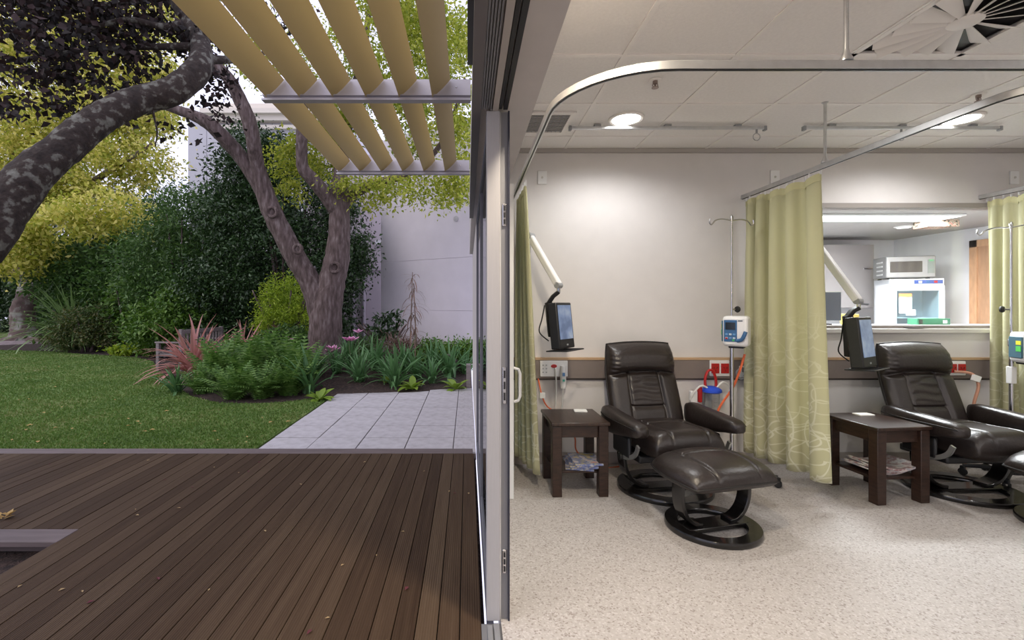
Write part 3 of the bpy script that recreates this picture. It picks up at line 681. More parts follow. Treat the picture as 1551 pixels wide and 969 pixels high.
b.ex(-.20, .20, -.20, -.165, -.006, .006).ex(-.20, .20, .165, .20, -.006, .006).ex(-.20, -.165, -.165, .165, -.006, .006).ex(.165, .20, -.165, .165, -.006, .006).build('frame', gridm, t, smooth=False)
MB().box((0, 0, .004), (.33, .33, .002)).build('backing', mat('grille_dark', (.40, .37, .34), .7), t, smooth=False)
for k in range(11):
    MB().box((-.15 + .03 * k, 0, 0), (.003, .33, .006)).build('slat', greyp, t, smooth=False); MB().box((0, -.15 + .03 * k, 0), (.33, .003, .006)).build('slat', greyp, t, smooth=False)

# wall plates
def plate(label, px, z, w=.078, h=.115):
    x = (px - VX) * YB / F; t = thing('wall_plate', label, 'switch', (x, YB, z), group='small wall plates')
    MB().box((0, -.006, 0), (w, .012, h)).build('cover', white, t, bevel=.004)
    MB().lathe([(0, 0), (.009, 0), (.009, .004), (0, .005)], 12, (0, -.012, 0), Matrix.Rotation(R(90), 3, 'X')).build('button', mat('plate_button', (.55, .53, .50), .5), t)
plate('small white wall plate high up beside the bent curtain rail', 821, 2.455)
plate('small white wall plate high up above the drip stand', 1173, 2.46)
plate('small white wall plate high up above the servery window', 1535, 2.455)
o = MB().ex(0, .012, -.06, .06, -.06, .06).build('call_button', white, None, bevel=.004); o.location = (XI, 2.5, 2.32); tag(o, 'white call button fixed inside on the head of the glazed side', 'switch')

# sockets
def socket(label, x, z, w, h, cols_, name='power_socket'):
    t = thing(name, label, 'power socket', (x, YB - .028, z), group='power sockets on the bumper rail')
    MB().box((0, -.008, 0), (w, .016, h)).build('plate', white, t, bevel=.004)
    n = len(cols_)
    for i, c in enumerate(cols_):
        cx = (i - (n - 1) / 2) * w / n
        if c == 'red':
            MB().box((cx, -.020, 0), (w / n * .8, .010, h * .62)).build('outlet', redm, t, bevel=.003)
            for s_ in (-1, 1): MB().box((cx + s_ * .012, -.026, .006), (.004, .003, .014), Matrix.Rotation(s_ * R(25), 3, 'Y')).build('slot', blk, t)
            MB().box((cx, -.026, -.018), (.004, .003, .012)).build('slot', blk, t)
        elif c == 'oval':
            m_ = Matrix.Rotation(R(90), 3, 'X') @ Matrix.Scale(.6, 3, Vector((0, 1, 0)))
            MB().lathe([(0, 0), (.026, 0), (.024, .006), (0, .007)], 20, (cx, -.016, .022), m_).build('rocker', redm, t)
        elif c == 'dots':
            for s_ in (-1, 1):
                for q in (-1, 0, 1): MB().box((cx + s_ * .014, -.017, q * .03), (.012, .003, .008)).build('slot', greyp, t)
    return t
SK1 = socket('white power socket panel with a red oval switch by the narrow curtain', .735, .822, .235, .135, ['dots', 'oval', None])
socket('pair of red power outlets on a white plate left of the drip stand', 2.145, .825, .165, .135, ['red', 'red'])
socket('red power outlet on the bumper rail beside the far curtain', 4.16, .825, .15, .12, ['red', 'red'])
socket('grey socket plate half hidden behind the wide curtain', 2.365, .795, .10, .10, ['dots'])
PA = t = thing('power_adaptor', 'white multi plug adaptor hanging from the socket panel', 'plug', (.808, YB - .046, .66))
MB().tube([(0, -.02, .19), (0, -.02, .03), (0, -.02, 0)], [.024, .027, .022], 10).build('body', white, t)
MB().box((0, -.046, .07), (.018, .008, .018)).build('light', mat('green_lens', (.05, .4, .3), .3), t)
MB().box((0, -.046, .12), (.02, .006, .03)).build('light', mat('blue_lens', (.1, .25, .5), .3), t)
def cord(name, label, pts, r, m, cat='cable', group=None):
    o = MB().tube([tuple(p) for p in crom(pts, 6)], r, 6).build(name, m, None); return tag(o, label, cat, group)
def subcord(par, pts, r):
    o = MB().tube([tuple(p) for p in crom(pts, 6)], r, 6).build('power_cord', cable, par); o.location = -par.location
subcord(SK1, [(.745, YB - .05, .83), (.748, YB - .06, .79), (.752, YB - .05, .6), (.735, YB - .03, .3), (.72, YB - .03, .08), (.74, YB - .05, .006)], .0065)
subcord(PA, [(.808, YB - .066, .66), (.80, YB - .06, .5), (.77, YB - .04, .3), (.77, YB - .04, .1), (.80, YB - .06, .006)], .007)
cord('oxygen_hose', 'thin orange hose running from the rail behind the table with the colourful magazines', [(.60, YB - .05, .74), (.63, YB - .06, .6), (.68, YB - .05, .5), (.80, YB - .05, .42), (.90, YB - .08, .26), (.93, YB - .06, .12), (1.1, YB - .10, .007), (1.3, YB - .08, .007)], .006, orangem, 'hose')
o = MB().box((0, 0, 0), (.045, .02, .045)).build('hose_tag', paperm, None, bevel=.002); o.location = (.632, YB - .068, .60); tag(o, 'little white tag on the hose behind the narrow curtain', 'tag')
cord('oxygen_hose', 'orange hose rising beside the drip stand pole to its pump', [(2.16, 3.60, .98), (2.14, 3.63, .85), (2.11, 3.68, .70), (2.02, 3.72, .52), (1.98, 3.75, .3), (2.0, 3.8, .007)], .009, orangem, 'hose')
cord('oxygen_hose', 'orange hose looping down from the red outlet by the far curtain', [(4.12, YB - .06, .80), (4.20, YB - .12, .79), (4.235, YB - .14, .70), (4.21, YB - .13, .55), (4.17, YB - .14, .35), (4.12, YB - .15, .1), (4.05, YB - .2, .007)], .011, mat('peach_cable', (.60, .30, .20), .5), 'hose')
o = MB().box((0, 0, 0), (.06, .025, .05)).build('hose_tag', paperm, None, bevel=.002); o.location = (4.215, YB - .14, .755); o.rotation_euler = (0, R(20), 0); tag(o, 'white paper tag on the peach hose by the far curtain', 'tag')
cord('oxygen_hose', 'coiled dark tube hanging on the grey socket by the wide curtain', [(2.33, YB - .06, .80), (2.30, YB - .10, .84), (2.26, YB - .09, .80), (2.30, YB - .08, .74), (2.35, YB - .10, .78), (2.33, YB - .09, .86), (2.36, YB - .06, .72)], .007, greyp, 'hose')
# suction jar
t = thing('suction_jar', 'clear suction jar with a blue lid and red tubing on the wall', 'jar', (2.045, YB - .10, .36))
MB().lathe([(.0, 0), (.05, 0), (.058, .02), (.062, .28), (.06, .285), (.055, .02), (0, .006)], 22).build('jar', glass('clear_plastic', (.975, .98, .985), 1.0), t)
MB().lathe([(.066, .27), (.078, .278), (.078, .296), (.05, .318), (.02, .325), (0, .325)], 22).build('lid', bluem, t)
for k in range(7): MB().box((.0, -.061, .05 + .03 * k), (.03, .001, .003)).build('scale_mark', greyp, t)
MB().tube([tuple(p) for p in crom([(-.05, 0, .30), (-.055, 0, .38), (-.03, 0, .45), (.01, 0, .45), (.035, 0, .38), (.035, 0, .31)], 5)], .011, 8).build('red_tube', redm, t)
MB().tube([tuple(p) for p in crom([(.03, -.02, .31), (.08, -.02, .36), (.14, 0, .33), (.17, 0, .27)], 5)], .008, 8).build('clear_tube', cable, t)
MB().tube([tuple(p) for p in crom([(-.04, -.02, .31), (-.10, -.02, .33), (-.15, 0, .27), (-.17, .02, .2)], 5)], .008, 8).build('clear_tube', cable, t)
MB().box((-.09, .02, .25), (.03, .04, .13)).build('regulator', redm, t, bevel=.008)
MB().box((-.14, .03, .22), (.06, .04, .12)).build('gauge', white, t, bevel=.008)
MB().box((0, .075, .2), (.06, .05, .2)).build('bracket', greyp, t, bevel=.004)

# drip stands
def drip_stand(label, x, y, top, rz, LR):
    t = thing('drip_stand', label, 'drip stand', (x, y, 0), rz, 'drip stands')
    MB().tube([(0, 0, .07), (0, 0, 1.05)], .0145, 12).build('pole', steel, t)
    MB().tube([(0, 0, 1.05), (0, 0, top)], .008, 10).build('inner_pole', steel, t)
    k_ = MB().lathe([(.012, 0), (.020, .01), (.020, .06), (.012, .07)], 14, (0, 0, 1.04)).build('collar', steel, t)
    MB().lathe([(.0, 0), (.022, 0), (.026, .01), (.022, .02), (0, .02)], 14, (.04, 0, 1.33), Matrix.Rotation(R(90), 3, 'Y')).build('knob', rubber, t)
    MB().tube([(0, 0, 1.33), (.045, 0, 1.33)], .007, 8).build('knob_stem', steel, t)
    for s_ in (-1, 1):
        MB().tube([tuple(p) for p in crom([(0, 0, top - .01), (s_ * .08, 0, top), (s_ * .14, 0, top - .012), (s_ * .172, 0, top - .045), (s_ * .19, 0, top - .03), (s_ * .185, 0, top - .0)], 4)], .0055, 8).build('bag_hook', steel, t)
    MB().lathe([(.0, 0), (.012, 0), (.012, .02), (.004, .035), (0, .035)], 10, (0, 0, top)).build('finial', steel, t)
    hb = MB().lathe([(.02, .06), (.055, .07), (.055, .10), (.02, .115)], 18).build('base_hub', blk, t)
    for k in range(5):
        a = 2 * math.pi * k / 5 + .55
        d_ = Vector((math.cos(a), math.sin(a), 0))
        lg = MB().tube([d_ * .03 + Vector((0, 0, .09)), d_ * .17 + Vector((0, 0, .088)), d_ * LR + Vector((0, 0, .075))], [.02, .017, .014], 8).build('base_leg', blk, t)
        q = d_ * LR
        pr = Vector((-d_.y, d_.x, 0)); mm = Matrix((pr, Vector((0, 0, 1)).cross(pr), Vector((0, 0, 1)))).transposed() @ Matrix.Rotation(R(90), 3, 'Y')
        for s_ in (-1, 1): MB().lathe([(0, -.008), (.024, -.008), (.027, 0), (.024, .008), (0, .008)], 16, q + pr * .014 * s_ + Vector((0, 0, .027)), mm).build('castor_wheel', rubber, lg)
        MB().box((q.x, q.y, .06), (.03, .03, .03)).build('castor_housing', blk, lg, bevel=.006)
    return t
def pump(label, x, y, z, rz, side):
    t = thing('infusion_pump', label, 'infusion pump', (x, y, z), rz, 'infusion pumps')
    MB().box((0, 0, .115), (.17, .14, .23)).build('case', white, t, bevel=.022)
    fp = MB().box((-.03, -.071, .118), (.088, .006, .165)).build('front_panel', mat('panel_blue', (.035, .12, .27), .4), t, bevel=.004)
    MB().box((-.03, -.075, .155), (.066, .004, .055)).build('screen', mat('dark_screen', (.012, .018, .025), .12), fp)
    for i in range(3):
        for j in range(2): MB().box((-.055 + .025 * i, -.075, .092 - .028 * j), (.017, .004, .013)).build('key', mat('key_grey', (.55, .62, .68), .5) if (i + j) % 2 else mat('key_blue', (.12, .30, .55), .5), fp, bevel=.002)
    MB().box((-.055, -.0765, .062), (.014, .004, .012)).build('key', redm, fp)
    MB().box((-.01, -.0765, .048), (.014, .004, .012)).build('key', mat('key_green', (.05, .45, .10), .5), fp)
    MB().box((.035, -.071, .195), (.03, .004, .008)).build('badge', mat('badge_dark', (.08, .10, .14), .5), t)
    MB().tube([tuple(p) for p in crom([(.015, -.078, .045), (.045, -.085, .055), (.062, -.088, .085), (.072, -.082, .115)], 5)], [.014] * 16, 8).build('lever', MATS['panel_blue'], t)
    MB().box((-.088, 0, .115), (.012, .11, .16)).build('side_panel', mat('teal_grey', (.06, .14, .19), .5), t, bevel=.004)
    MB().box((-.095, -.03, .15), (.004, .04, .03)).build('sticker', mat('sticker_yellow', (.75, .72, .05), .5), t)
    MB().box((-.095, -.03, .105), (.004, .04, .04)).build('sticker', mat('sticker_green', (.10, .55, .10), .5), t)
    MB().box((0, .01, -.006), (.10, .09, .018)).build('mount_clamp', blk, t, bevel=.004)
drip_stand('chrome drip stand with a pump between the recliner and the wide curtain', 2.07, 3.62, 2.035, R(8), .30)
pump('white infusion pump with a blue keypad on the drip stand by the wide curtain', 2.06, 3.535, 1.05, R(-40), 1)
drip_stand('drip stand beside the far green curtain, behind the recliner before the servery window', 4.19, 3.56, 1.97, R(112), .26)
pump('infusion pump with yellow and green stickers on the stand by the far curtain', 4.235, 3.475, .93, R(-14), 1)
o = MB().ex(-.02, .02, -.02, .02, 0, .13).build('pole_sleeve', white, None, bevel=.004); o.location = (4.19, 3.56, .76); tag(o, 'white sleeve clamped to the far drip stand below its pump', 'sleeve')

# television arms
screenm = None
def screen_mat():
    m = bpy.data.materials.new('lit_screen'); m.use_nodes = True; nt = m.node_tree; N = nt.nodes; L = nt.links; b_ = N['Principled BSDF']
    tc = N.new('ShaderNodeTexCoord'); nz = N.new('ShaderNodeTexNoise'); nz.inputs['Scale'].default_value = 9; nz.inputs['Detail'].default_value = 3; L.new(tc.outputs['Object'], nz.inputs['Vector'])
    c = ramp(nt, [(.35, (.10, .15, .27)), (.55, (.19, .26, .42)), (.75, (.34, .40, .50))], nz.outputs['Fac'])
    b_.inputs['Base Color'].default_value = (.02, .02, .02, 1); b_.inputs['Roughness'].default_value = .15
    L.new(c, b_.inputs['Emission Color']); b_.inputs['Emission Strength'].default_value = .8
    MATS['lit_screen'] = m
screen_mat()
def tv_arm(label, mount, elbow, wrist, low, scr, rz, sc=1, wx=None):
    t = thing('bedside_screen', label, 'monitor', (0, 0, 0), 0, 'bedside screens on jointed arms')
    mount, elbow, wrist, low, scr = (Vector(p) for p in (mount, elbow, wrist, low, scr)); t.location = mount
    q = lambda p: p - mount
    wx = mount.x if wx is None else wx
    wp_ = Vector((wx, YB, mount.z)) - mount
    MB().box((wp_.x, wp_.y - .012, -.02), (.07, .024, .18)).build('wall_bracket', greyp, t, bevel=.006)
    MB().tube([wp_ + Vector((0, -.02, 0)), Vector((0, 0, 0))], .022, 10).build('extension_arm', white, t)
    dirn = (elbow - mount).normalized(); L_ = (elbow - mount).length
    upv = Vector((0, 0, 1)); sdv = dirn.cross(upv).normalized(); upv = sdv.cross(dirn)
    mm = Matrix((dirn, sdv, upv)).transposed()
    MB().box(q((mount + elbow) / 2), (L_, .05 * sc, .052 * sc), mm).build('upper_arm', white, t, bevel=.012)
    MB().tube([q(mount) + sdv * .03, q(mount) - sdv * .03], .03, 12).build('pivot', greyp, t)
    MB().tube([q(elbow) + sdv * .025, q(elbow) - sdv * .025], .024, 12).build('pivot', greyp, t)
    MB().tube([q(elbow), q(elbow) + Vector((.0, 0, -.06))], .015, 8).build('pivot', steel, t)
    MB().strip([q(elbow) + Vector((0, 0, -.05)), q((elbow + wrist) / 2) + Vector((0, 0, -.01)), q(wrist)], (0, .045, 0), .03).build('fore_arm', blk, t, bevel=.006)
    MB().strip([q(wrist) + Vector((0, 0, .02)), q((wrist + low) / 2), q(low)], (0, .045, 0), .035).build('hanger', blk, t, bevel=.005)
    mr = Matrix.Rotation(rz, 3, 'Z') @ Matrix.Rotation(R(-6), 3, 'X'); sw, sh, sdp = .235 * sc, .345 * sc, .075 * sc
    hs = MB().box(q(scr), (sw, sdp, sh), mr).build('screen_housing', blk, t, bevel=.008)
    MB().box(q(scr) + mr @ Vector((0, -sdp / 2 - .001, .025 * sc)), (sw * .84, .004, sh * .74), mr).build('display', MATS['lit_screen'], hs)
    MB().box(q(scr) + mr @ Vector((.0, -sdp / 2 - .002, -sh * .42)), (.02, .004, .012), mr).build('logo_badge', greyp, hs)
    tr = [mr @ Vector(p) + q(scr) for p in ((-.13 * sc, .07, -sh / 2 - .01), (.13 * sc, .07, -sh / 2 - .01), (.13 * sc, -.10, -sh / 2 - .016), (-.13 * sc, -.10, -sh / 2 - .016))]
    ty = MB().tube(tr, .005, 6, closed=True).build('wire_tray', blk, t)
    for k in (.35, .65):
        MB().tube([tr[0].lerp(tr[1], k), tr[3].lerp(tr[2], k)], .004, 6).build('tray_wire', blk, ty)
    MB().tube([tuple(p) for p in crom([q(wrist) + Vector((-.02, 0, 0)), q(low) + Vector((-.07, -.02, .14)), q(low) + Vector((-.09, -.02, .04)), q(low) + Vector((-.02, -.03, -.03))], 6)], .005, 6).build('cable', blk, t)
    MB().tube([tuple(p) for p in crom([q(wrist) + Vector((.03, -.02, .02)), q(low) + Vector((.03, -.03, .2)), q(low) + Vector((-.02, -.04, .14)), q(low) + Vector((.02, -.04, .08))], 6)], .004, 6).build('cable', blk, t)
D1 = 3.55
tv_arm('small screen on a jointed white arm above the table with the colourful magazines', P(803, 358, 3.72), P(846, 432, 3.5), P(829, 462, 3.55), P(834, 510, 3.57), P(850, 493, 3.50), R(50), 1.0)
tv_arm('small screen on a jointed white arm in front of the servery window', P(1238, 372, 3.72), P(1300, 456, 3.45), P(1282, 482, 3.48), P(1285, 540, 3.5), P(1304, 518, 3.40), R(32), 1.06, 2.66)

# ------------------------------------------------------------------ the kitchen behind the servery window
def kmat(n, c, r=.4): return mat(n, c, r)
t = thing('ceiling_light', 'long white light panel on the kitchen ceiling behind the servery window', 'ceiling light', (4.0, 4.75, KZ - .001))
MB().box((0, 0, -.012), (1.9, .34, .022)).build('housing', white, t, bevel=.004)
MB().box((0, 0, -.024), (1.84, .29, .006)).build('diffuser', mat('panel_glow', (1, 1, 1), .5, emit=(.95, .98, 1), es=3.2), t)
l = bpy.data.lights.new('panel_lamp', 'AREA'); l.shape = 'RECTANGLE'; l.size = 1.8; l.size_y = .28; l.energy = 165; l.color = (.95, .98, 1); lo = bpy.data.objects.new('panel_lamp', l); COL.objects.link(lo); lo.parent = t; lo.location = (0, 0, -.03)
t = thing('ceiling_light', 'small round light on the kitchen ceiling behind the servery window', 'ceiling light', (5.05, 5.35, KZ - .001))
MB().lathe([(0, -.012), (.07, -.012), (.085, -.006), (.09, 0)], 20).build('trim_ring', white, t); MB().lathe([(0, -.016), (.06, -.016), (.065, -.011)], 20).build('lens', MATS['panel_glow'], t)
kcab = kmat('cabinet_grey', (.30, .275, .27), .3)
for i, (x0, x1) in enumerate(((4.05, 4.70), (4.72, 5.40))):
    t = thing('wall_cabinet', ('grey kitchen wall cabinet with a small handle, next to the microwave', 'grey kitchen wall cabinet partly behind the screen arm')[1 - i], 'cabinet', ((x0 + x1) / 2, 6.30, 1.32), group='kitchen wall cabinets')
    w = x1 - x0
    MB().box((0, .02, .42), (w, .33, .84)).build('body', kcab, t)
    dd = MB().box((0, -.155, .42), (w - .006, .02, .836)).build('door', kcab, t, bevel=.003)
    MB().box((.2, -.172, .05), (.12, .012, .02)).build('handle', steel, dd, bevel=.003)
    MB().box((.25, -.172, .52), (.12, .012, .02)).build('handle', steel, dd, bevel=.003)
t = thing('kitchen_bench', 'pale kitchen bench along the far wall behind the servery window', 'bench', (4.2, 6.2, 0))
MB().box((0, 0, .43), (2.0, .56, .86)).build('body', kcab, t); MB().box((0, -.01, .885), (2.04, .6, .03)).build('worktop', whitep, t, bevel=.004)
for k in range(3): MB().box((-.66 + .66 * k, -.285, .43), (.64, .018, .80)).build('door', kcab, t, bevel=.003)
# glass door fridge
FR = thing('glass_door_fridge', 'white fridge with a glass door in the kitchen behind the servery window', 'fridge', (5.42, 5.70, 0), R(-22))
fw, fd, fh = .50, .42, 1.67
b = MB(); b.ex(-fw / 2, -fw / 2 + .03, -fd / 2, fd / 2, .05, fh).ex(fw / 2 - .03, fw / 2, -fd / 2, fd / 2, .05, fh).ex(-fw / 2, fw / 2, fd / 2 - .03, fd / 2, .05, fh).ex(-fw / 2, fw / 2, -fd / 2, fd / 2, fh - .06, fh).ex(-fw / 2, fw / 2, -fd / 2, fd / 2, 0, .12).build('body', mat('fridge_white', (.80, .82, .86), .35), FR, smooth=False)
MB().ex(-fw / 2, fw / 2, -fd / 2 - .012, -fd / 2, fh - .075, fh - .0).build('header', MATS['fridge_white'], FR)
MB().ex(-.02, fw / 2 - .01, -fd / 2 - .015, -fd / 2 - .011, fh - .06, fh - .015).build('control_strip', mat('strip_blue', (.05, .09, .30), .4), FR)
for x, c in ((.02, paperm), (.09, MATS['panel_blue']), (.16, redm)): MB().ex(x, x + .03, -fd / 2 - .018, -fd / 2 - .014, fh - .05, fh - .025).build('badge', c, FR)
b = MB(); z1 = fh - .08
b.ex(-fw / 2, -fw / 2 + .06, -fd / 2 - .03, -fd / 2 - .002, .12, z1).ex(fw / 2 - .05, fw / 2, -fd / 2 - .03, -fd / 2 - .002, .12, z1).ex(-fw / 2, fw / 2, -fd / 2 - .03, -fd / 2 - .002, z1 - .06, z1).ex(-fw / 2, fw / 2, -fd / 2 - .03, -fd / 2 - .002, .12, .2)
fdoor = b.build('door', MATS['fridge_white'], FR, smooth=False)
MB().ex(-fw / 2 + .06, fw / 2 - .05, -fd / 2 - .02, -fd / 2 - .012, .2, z1 - .06).build('pane', glass('fridge_glass', (.80, .88, .90), 1.2), fdoor)
for z in (.5, .8, 1.05, 1.2): MB().ex(-fw / 2 + .03, fw / 2 - .03, -fd / 2 + .01, fd / 2 - .04, z, z + .012).build('shelf', MATS['fridge_white'], FR)
for x, z, w, h, c in ((-.11, 1.36, .12, .20, paperm), (-.11, 1.47, .12, .05, mat('orange_print', (.80, .30, .10), .5)), (-.06, 1.27, .09, .07, paperm)):
    MB().ex(x - w / 2, x + w / 2, -fd / 2 - .034, -fd / 2 - .031, z - h / 2, z + h / 2).build('notice', c, fdoor)
t = thing('microwave_oven', 'silver microwave oven on top of the glass door fridge', 'microwave', (5.36, 5.69, fh), R(-22))
MB().box((0, 0, .145), (.46, .36, .26)).build('case', mat('microwave_grey', (.20, .20, .21), .4, .2), t, bevel=.01)
md = MB().box((.0, -.185, .145), (.455, .02, .25)).build('door', mat('microwave_silver', (.34, .33, .325), .35, .3), t, bevel=.01)
MB().box((-.045, -.197, .145), (.30, .006, .13)).build('door_window', mat('dark_glass', (.06, .05, .045), .15), md, bevel=.006)
MB().box((.185, -.197, .145), (.06, .006, .16)).build('control_panel', mat('mw_panel', (.20, .22, .20), .3), md)
MB().box((.185, -.202, .215), (.04, .004, .02)).build('clock', mat('clock_green', (.1, .35, .15), .3), md)
for k in range(4): MB().box((-.231, -.01, .06 + .05 * k), (.004, .16, .018)).build('vent', mat('vent_light', (.5, .5, .5), .4), t)
for x in (-.18, .18):
    for y in (-.13, .13): MB().box((x, y, .0075), (.03, .03, .015)).build('foot', rubber, t)
# things on the servery sill
t = thing('counter_shelf', 'pale servery counter inside the kitchen below the window', 'counter', (3.85, 4.24, 0))
MB().box((0, 0, 1.165), (2.2, .28, .03)).build('worktop', whitep, t, bevel=.004); MB().box((0, .10, .575), (2.2, .04, 1.15)).build('panel', kw, t)
o = MB().box((0, 0, .03), (.30, .10, .06)).build('glove_box', mat('box_green', (.03, .19, .10), .5), None, bevel=.004); o.location = (4.24, 4.25, 1.18); tag(o, 'green cardboard box on the servery counter', 'box')
MB().box((.10, -.051, .03), (.04, .002, .03)).build('print', paperm, o); MB().box((-.12, -.051, .03), (.03, .002, .04)).build('print', blk, o)
o = MB().box((0, 0, .05), (.10, .10, .10)).build('carton', mat('box_yellow', (.70, .52, .12), .5), None, bevel=.004); o.location = (3.52, 4.26, 1.18); tag(o, 'yellow carton on the servery counter behind the screen arm', 'box')
t = thing('computer_monitor', 'grey backed computer monitor on the servery counter by the wide curtain', 'monitor', (3.26, 4.27, 1.18), R(-30))
MB().box((0, 0, .17), (.30, .035, .26)).build('housing', mat('monitor_grey', (.10, .11, .13), .4), t, bevel=.006); MB().box((0, .02, .03), (.05, .03, .09)).build('stand', blk, t); MB().box((0, .02, .006), (.16, .12, .012)).build('base', blk, t, bevel=.003); MB().box((0, -.0, .302), (.30, .03, .006)).build('edge', mat('monitor_edge', (.6, .58, .5), .4), t)
o = MB().lathe([(0, .0), (.05, 0), (.085, .012), (.088, .014), (.05, .004), (0, .003)], 24).build('dish', steel, None); o.location = (3.83, YB - .0 + .0 - .0, WZ0 + .004); tag(o, 'shallow steel dish on the servery window sill', 'dish'); o.scale = (1.2, .5, 1); o.location.y = 3.985
t = thing('patterned_panel', 'patterned panel hanging below the kitchen ceiling behind the servery window', 'ornament', (4.95, 4.90, KZ - .001))  # flat panel with a patterned colour, hung below the kitchen ceiling
omat = mat('patterned_print', (.3, .2, .15), .7, vscale=40, cols=[(.4, (.06, .05, .04)), (.5, (.55, .45, .35)), (.6, (.35, .12, .10))])
MB().poly([(-.16, -.10), (.16, -.10), (.13, .10), (-.13, .10)], -.09, -.02).build('panel', omat, t); MB().tube([(0, 0, -.03), (0, 0, 0)], .004, 6).build('string', cable, t)

# ------------------------------------------------------------------ sun louvres over the deck
SB1 = 270.0; LZ = CZ + 1.13
t = thing('sun_louvre', 'metal sun louvre of tilted blades fixed to the glazed side above the deck', 'louvre', (.018, 2.6, LZ))
o0 = Vector(t.location)
yb = [2.6 - 1.46, 2.6, 4.06]
for y in yb:
    bmx = MB().ex(-1.16, .0, y - .006, y + .006, LZ + .01, LZ + .13).ex(-1.16, .0, y - .04, y + .006, LZ, LZ + .01).ex(-1.16, .0, y - .03, y + .006, LZ + .03, LZ + .036)
    bm_ = bmx.build('beam', beamm, t, smooth=False); bm_.location = -o0 + Vector((.018, 0, 0))
    for q in (-.08, -.98):
        MB().lathe([(0, 0), (.006, 0), (.004, .004), (0, .005)], 10, (q, y - .006, LZ + .085), Matrix.Rotation(R(90), 3, 'X')).build('bolt', steel, bm_)
segs = [(-.6, yb[0] - .012), (yb[0] + .012, yb[1] - .012), (yb[1] + .012, yb[2] - .012)]
for k in range(6):
    xl = -.196 - .186 * k
    for y0, y1 in segs:
        prof = []
        c0 = Vector((xl, LZ + .026)); c1 = Vector((xl + .100, LZ + .124)); ax = (c1 - c0); nn = Vector((ax.y, -ax.x)).normalized()
        for i in range(7):
            a = i / 6; p = c0 + ax * a + nn * (.004 * math.sin(a * math.pi)); prof.append(p)
        for i in range(6, -1, -1):
            a = i / 6; p = c0 + ax * a - nn * (.004 * math.sin(a * math.pi)) - nn * .003; prof.append(p)
        o = MB().loft([[Vector((p.x, y0, p.y)) for p in prof], [Vector((p.x, y1, p.y)) for p in prof]]).build('blade', louv, t); o.location = -o0

# outdoor wall lamp on the solid pier behind the viewpoint
t = thing('outdoor_wall_lamp', 'warm bulkhead wall lamp on the pier beside the deck', 'wall lamp', (.037, -2.75, 1.9))
MB().lathe([(.0, 0), (.11, 0), (.11, .03), (.10, .04)], 20, (0, 0, 0), Matrix.Rotation(R(-90), 3, 'Y')).build('backplate', alud, t)
MB().lathe([(.09, .04), (.085, .07), (.06, .095), (0, .105)], 20, (0, 0, 0), Matrix.Rotation(R(-90), 3, 'Y')).build('diffuser', mat('warm_diffuser', (1, .9, .7), .5, emit=(1, .75, .4), es=6), t)
l = bpy.data.lights.new('lamp', 'POINT'); l.energy = 40; l.color = (1, .78, .45); l.shadow_soft_size = .09; lo = bpy.data.objects.new('lamp', l); COL.objects.link(lo); lo.parent = t; lo.location = (-.22, 0, 0)
# ------------------------------------------------------------------ buildings beyond the garden
def wall_block(name, label, A, B, z0, z1, th, joints, m, cols=1, side=-1):
    A, B = Vector((A[0], A[1])), Vector((B[0], B[1])); d = (B - A); L_ = d.length; d.normalize(); ang = math.atan2(d.y, d.x)
    t = thing(name, label, 'building', (A.x, A.y, z0), ang)
    MB().ex(0, L_, .012, th, 0, z1 - z0).build('wall', m, t, smooth=False)
    zs = [z0] + joints + [z1]
    for i in range(len(zs) - 1):
        for c in range(cols):
            MB().ex(L_ * c / cols + (.006 if c else 0), L_ * (c + 1) / cols - (.006 if c < cols - 1 else 0), 0, .02, zs[i] - z0 + (.008 if i else 0), zs[i + 1] - z0 - .008).build('wall_panel', m, t, bevel=.004, smooth=False)
    return t, L_
zj = [CZ - .19, CZ + 1.22, CZ + 2.80]
bA = P(577, 460, 13.7); bB = P(724, 460, 12.0)
wb, wL = wall_block('garden_building', 'white rendered panel wall of the building beyond the spiky sapling', (bA.x, bA.y), (bB.x + .6, bB.y - .45), -.1, 6.2, .3, zj, stucco)
MB().lathe([(0, 0), (.07, 0), (.075, .02), (0, .03)], 14, (wL * .66, -.0, CZ + 2.36), Matrix.Rotation(R(90), 3, 'X')).build('vent_cap', mat('vent_grey', (.45, .43, .45), .6), wb)
t = thing('garden_building', 'shaded mauve wall with downpipe set back beside the white panel wall', 'building', (-3.4, 15.6, -.1))
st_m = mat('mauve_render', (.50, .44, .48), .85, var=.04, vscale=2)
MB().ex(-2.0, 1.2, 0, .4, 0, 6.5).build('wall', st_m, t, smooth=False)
MB().ex(.70, .78, -.03, .0, .55, 1.65).build('window', blk, t, smooth=False); MB().ex(.70, .80, -.03, .0, 3.6, 4.4).build('window', blk, t, smooth=False)
MB().ex(.30, .82, -.10, .0, 3.45, 3.6).build('ledge', whitep, t, smooth=False)
for x in (-.42, -.08): MB().tube([(x, -.08, 0), (x, -.08, 2.6)], .06, 10).build('downpipe', mat('pipe_mauve', (.36, .32, .36), .6), t)
MB().ex(-2.0, 1.2, -.08, 0, 2.6, 2.72).build('string_course', st_m, t, smooth=False)
fb = thing('distant_building', 'tall pale building with a cornice behind the hedge', 'building', (P(285, 460, 30).x, 30, -.1))
x1 = (445 - 275) * 30 / F
MB().ex(0, x1 + 3, .05, 8, 0, 13.6).build('wall', stuccof, fb, smooth=False)
xa = (303 - 275) * 30 / F
for a, c in ((0, xa - .02), (xa + .02, x1 + 3)): MB().ex(a, c, 0, .06, 0, 13.0).build('wall_panel', stuccof, fb, smooth=False)
for z, dp, h in ((13.2, .5, .35), (13.55, .8, .3), (12.75, .25, .25), (13.85, .3, .5)): MB().ex(-dp + 2.0, x1 + 3, -dp, .1, z, z + h).build('cornice', mat('cornice_cream', (.74, .68, .60), .8), fb, smooth=False)
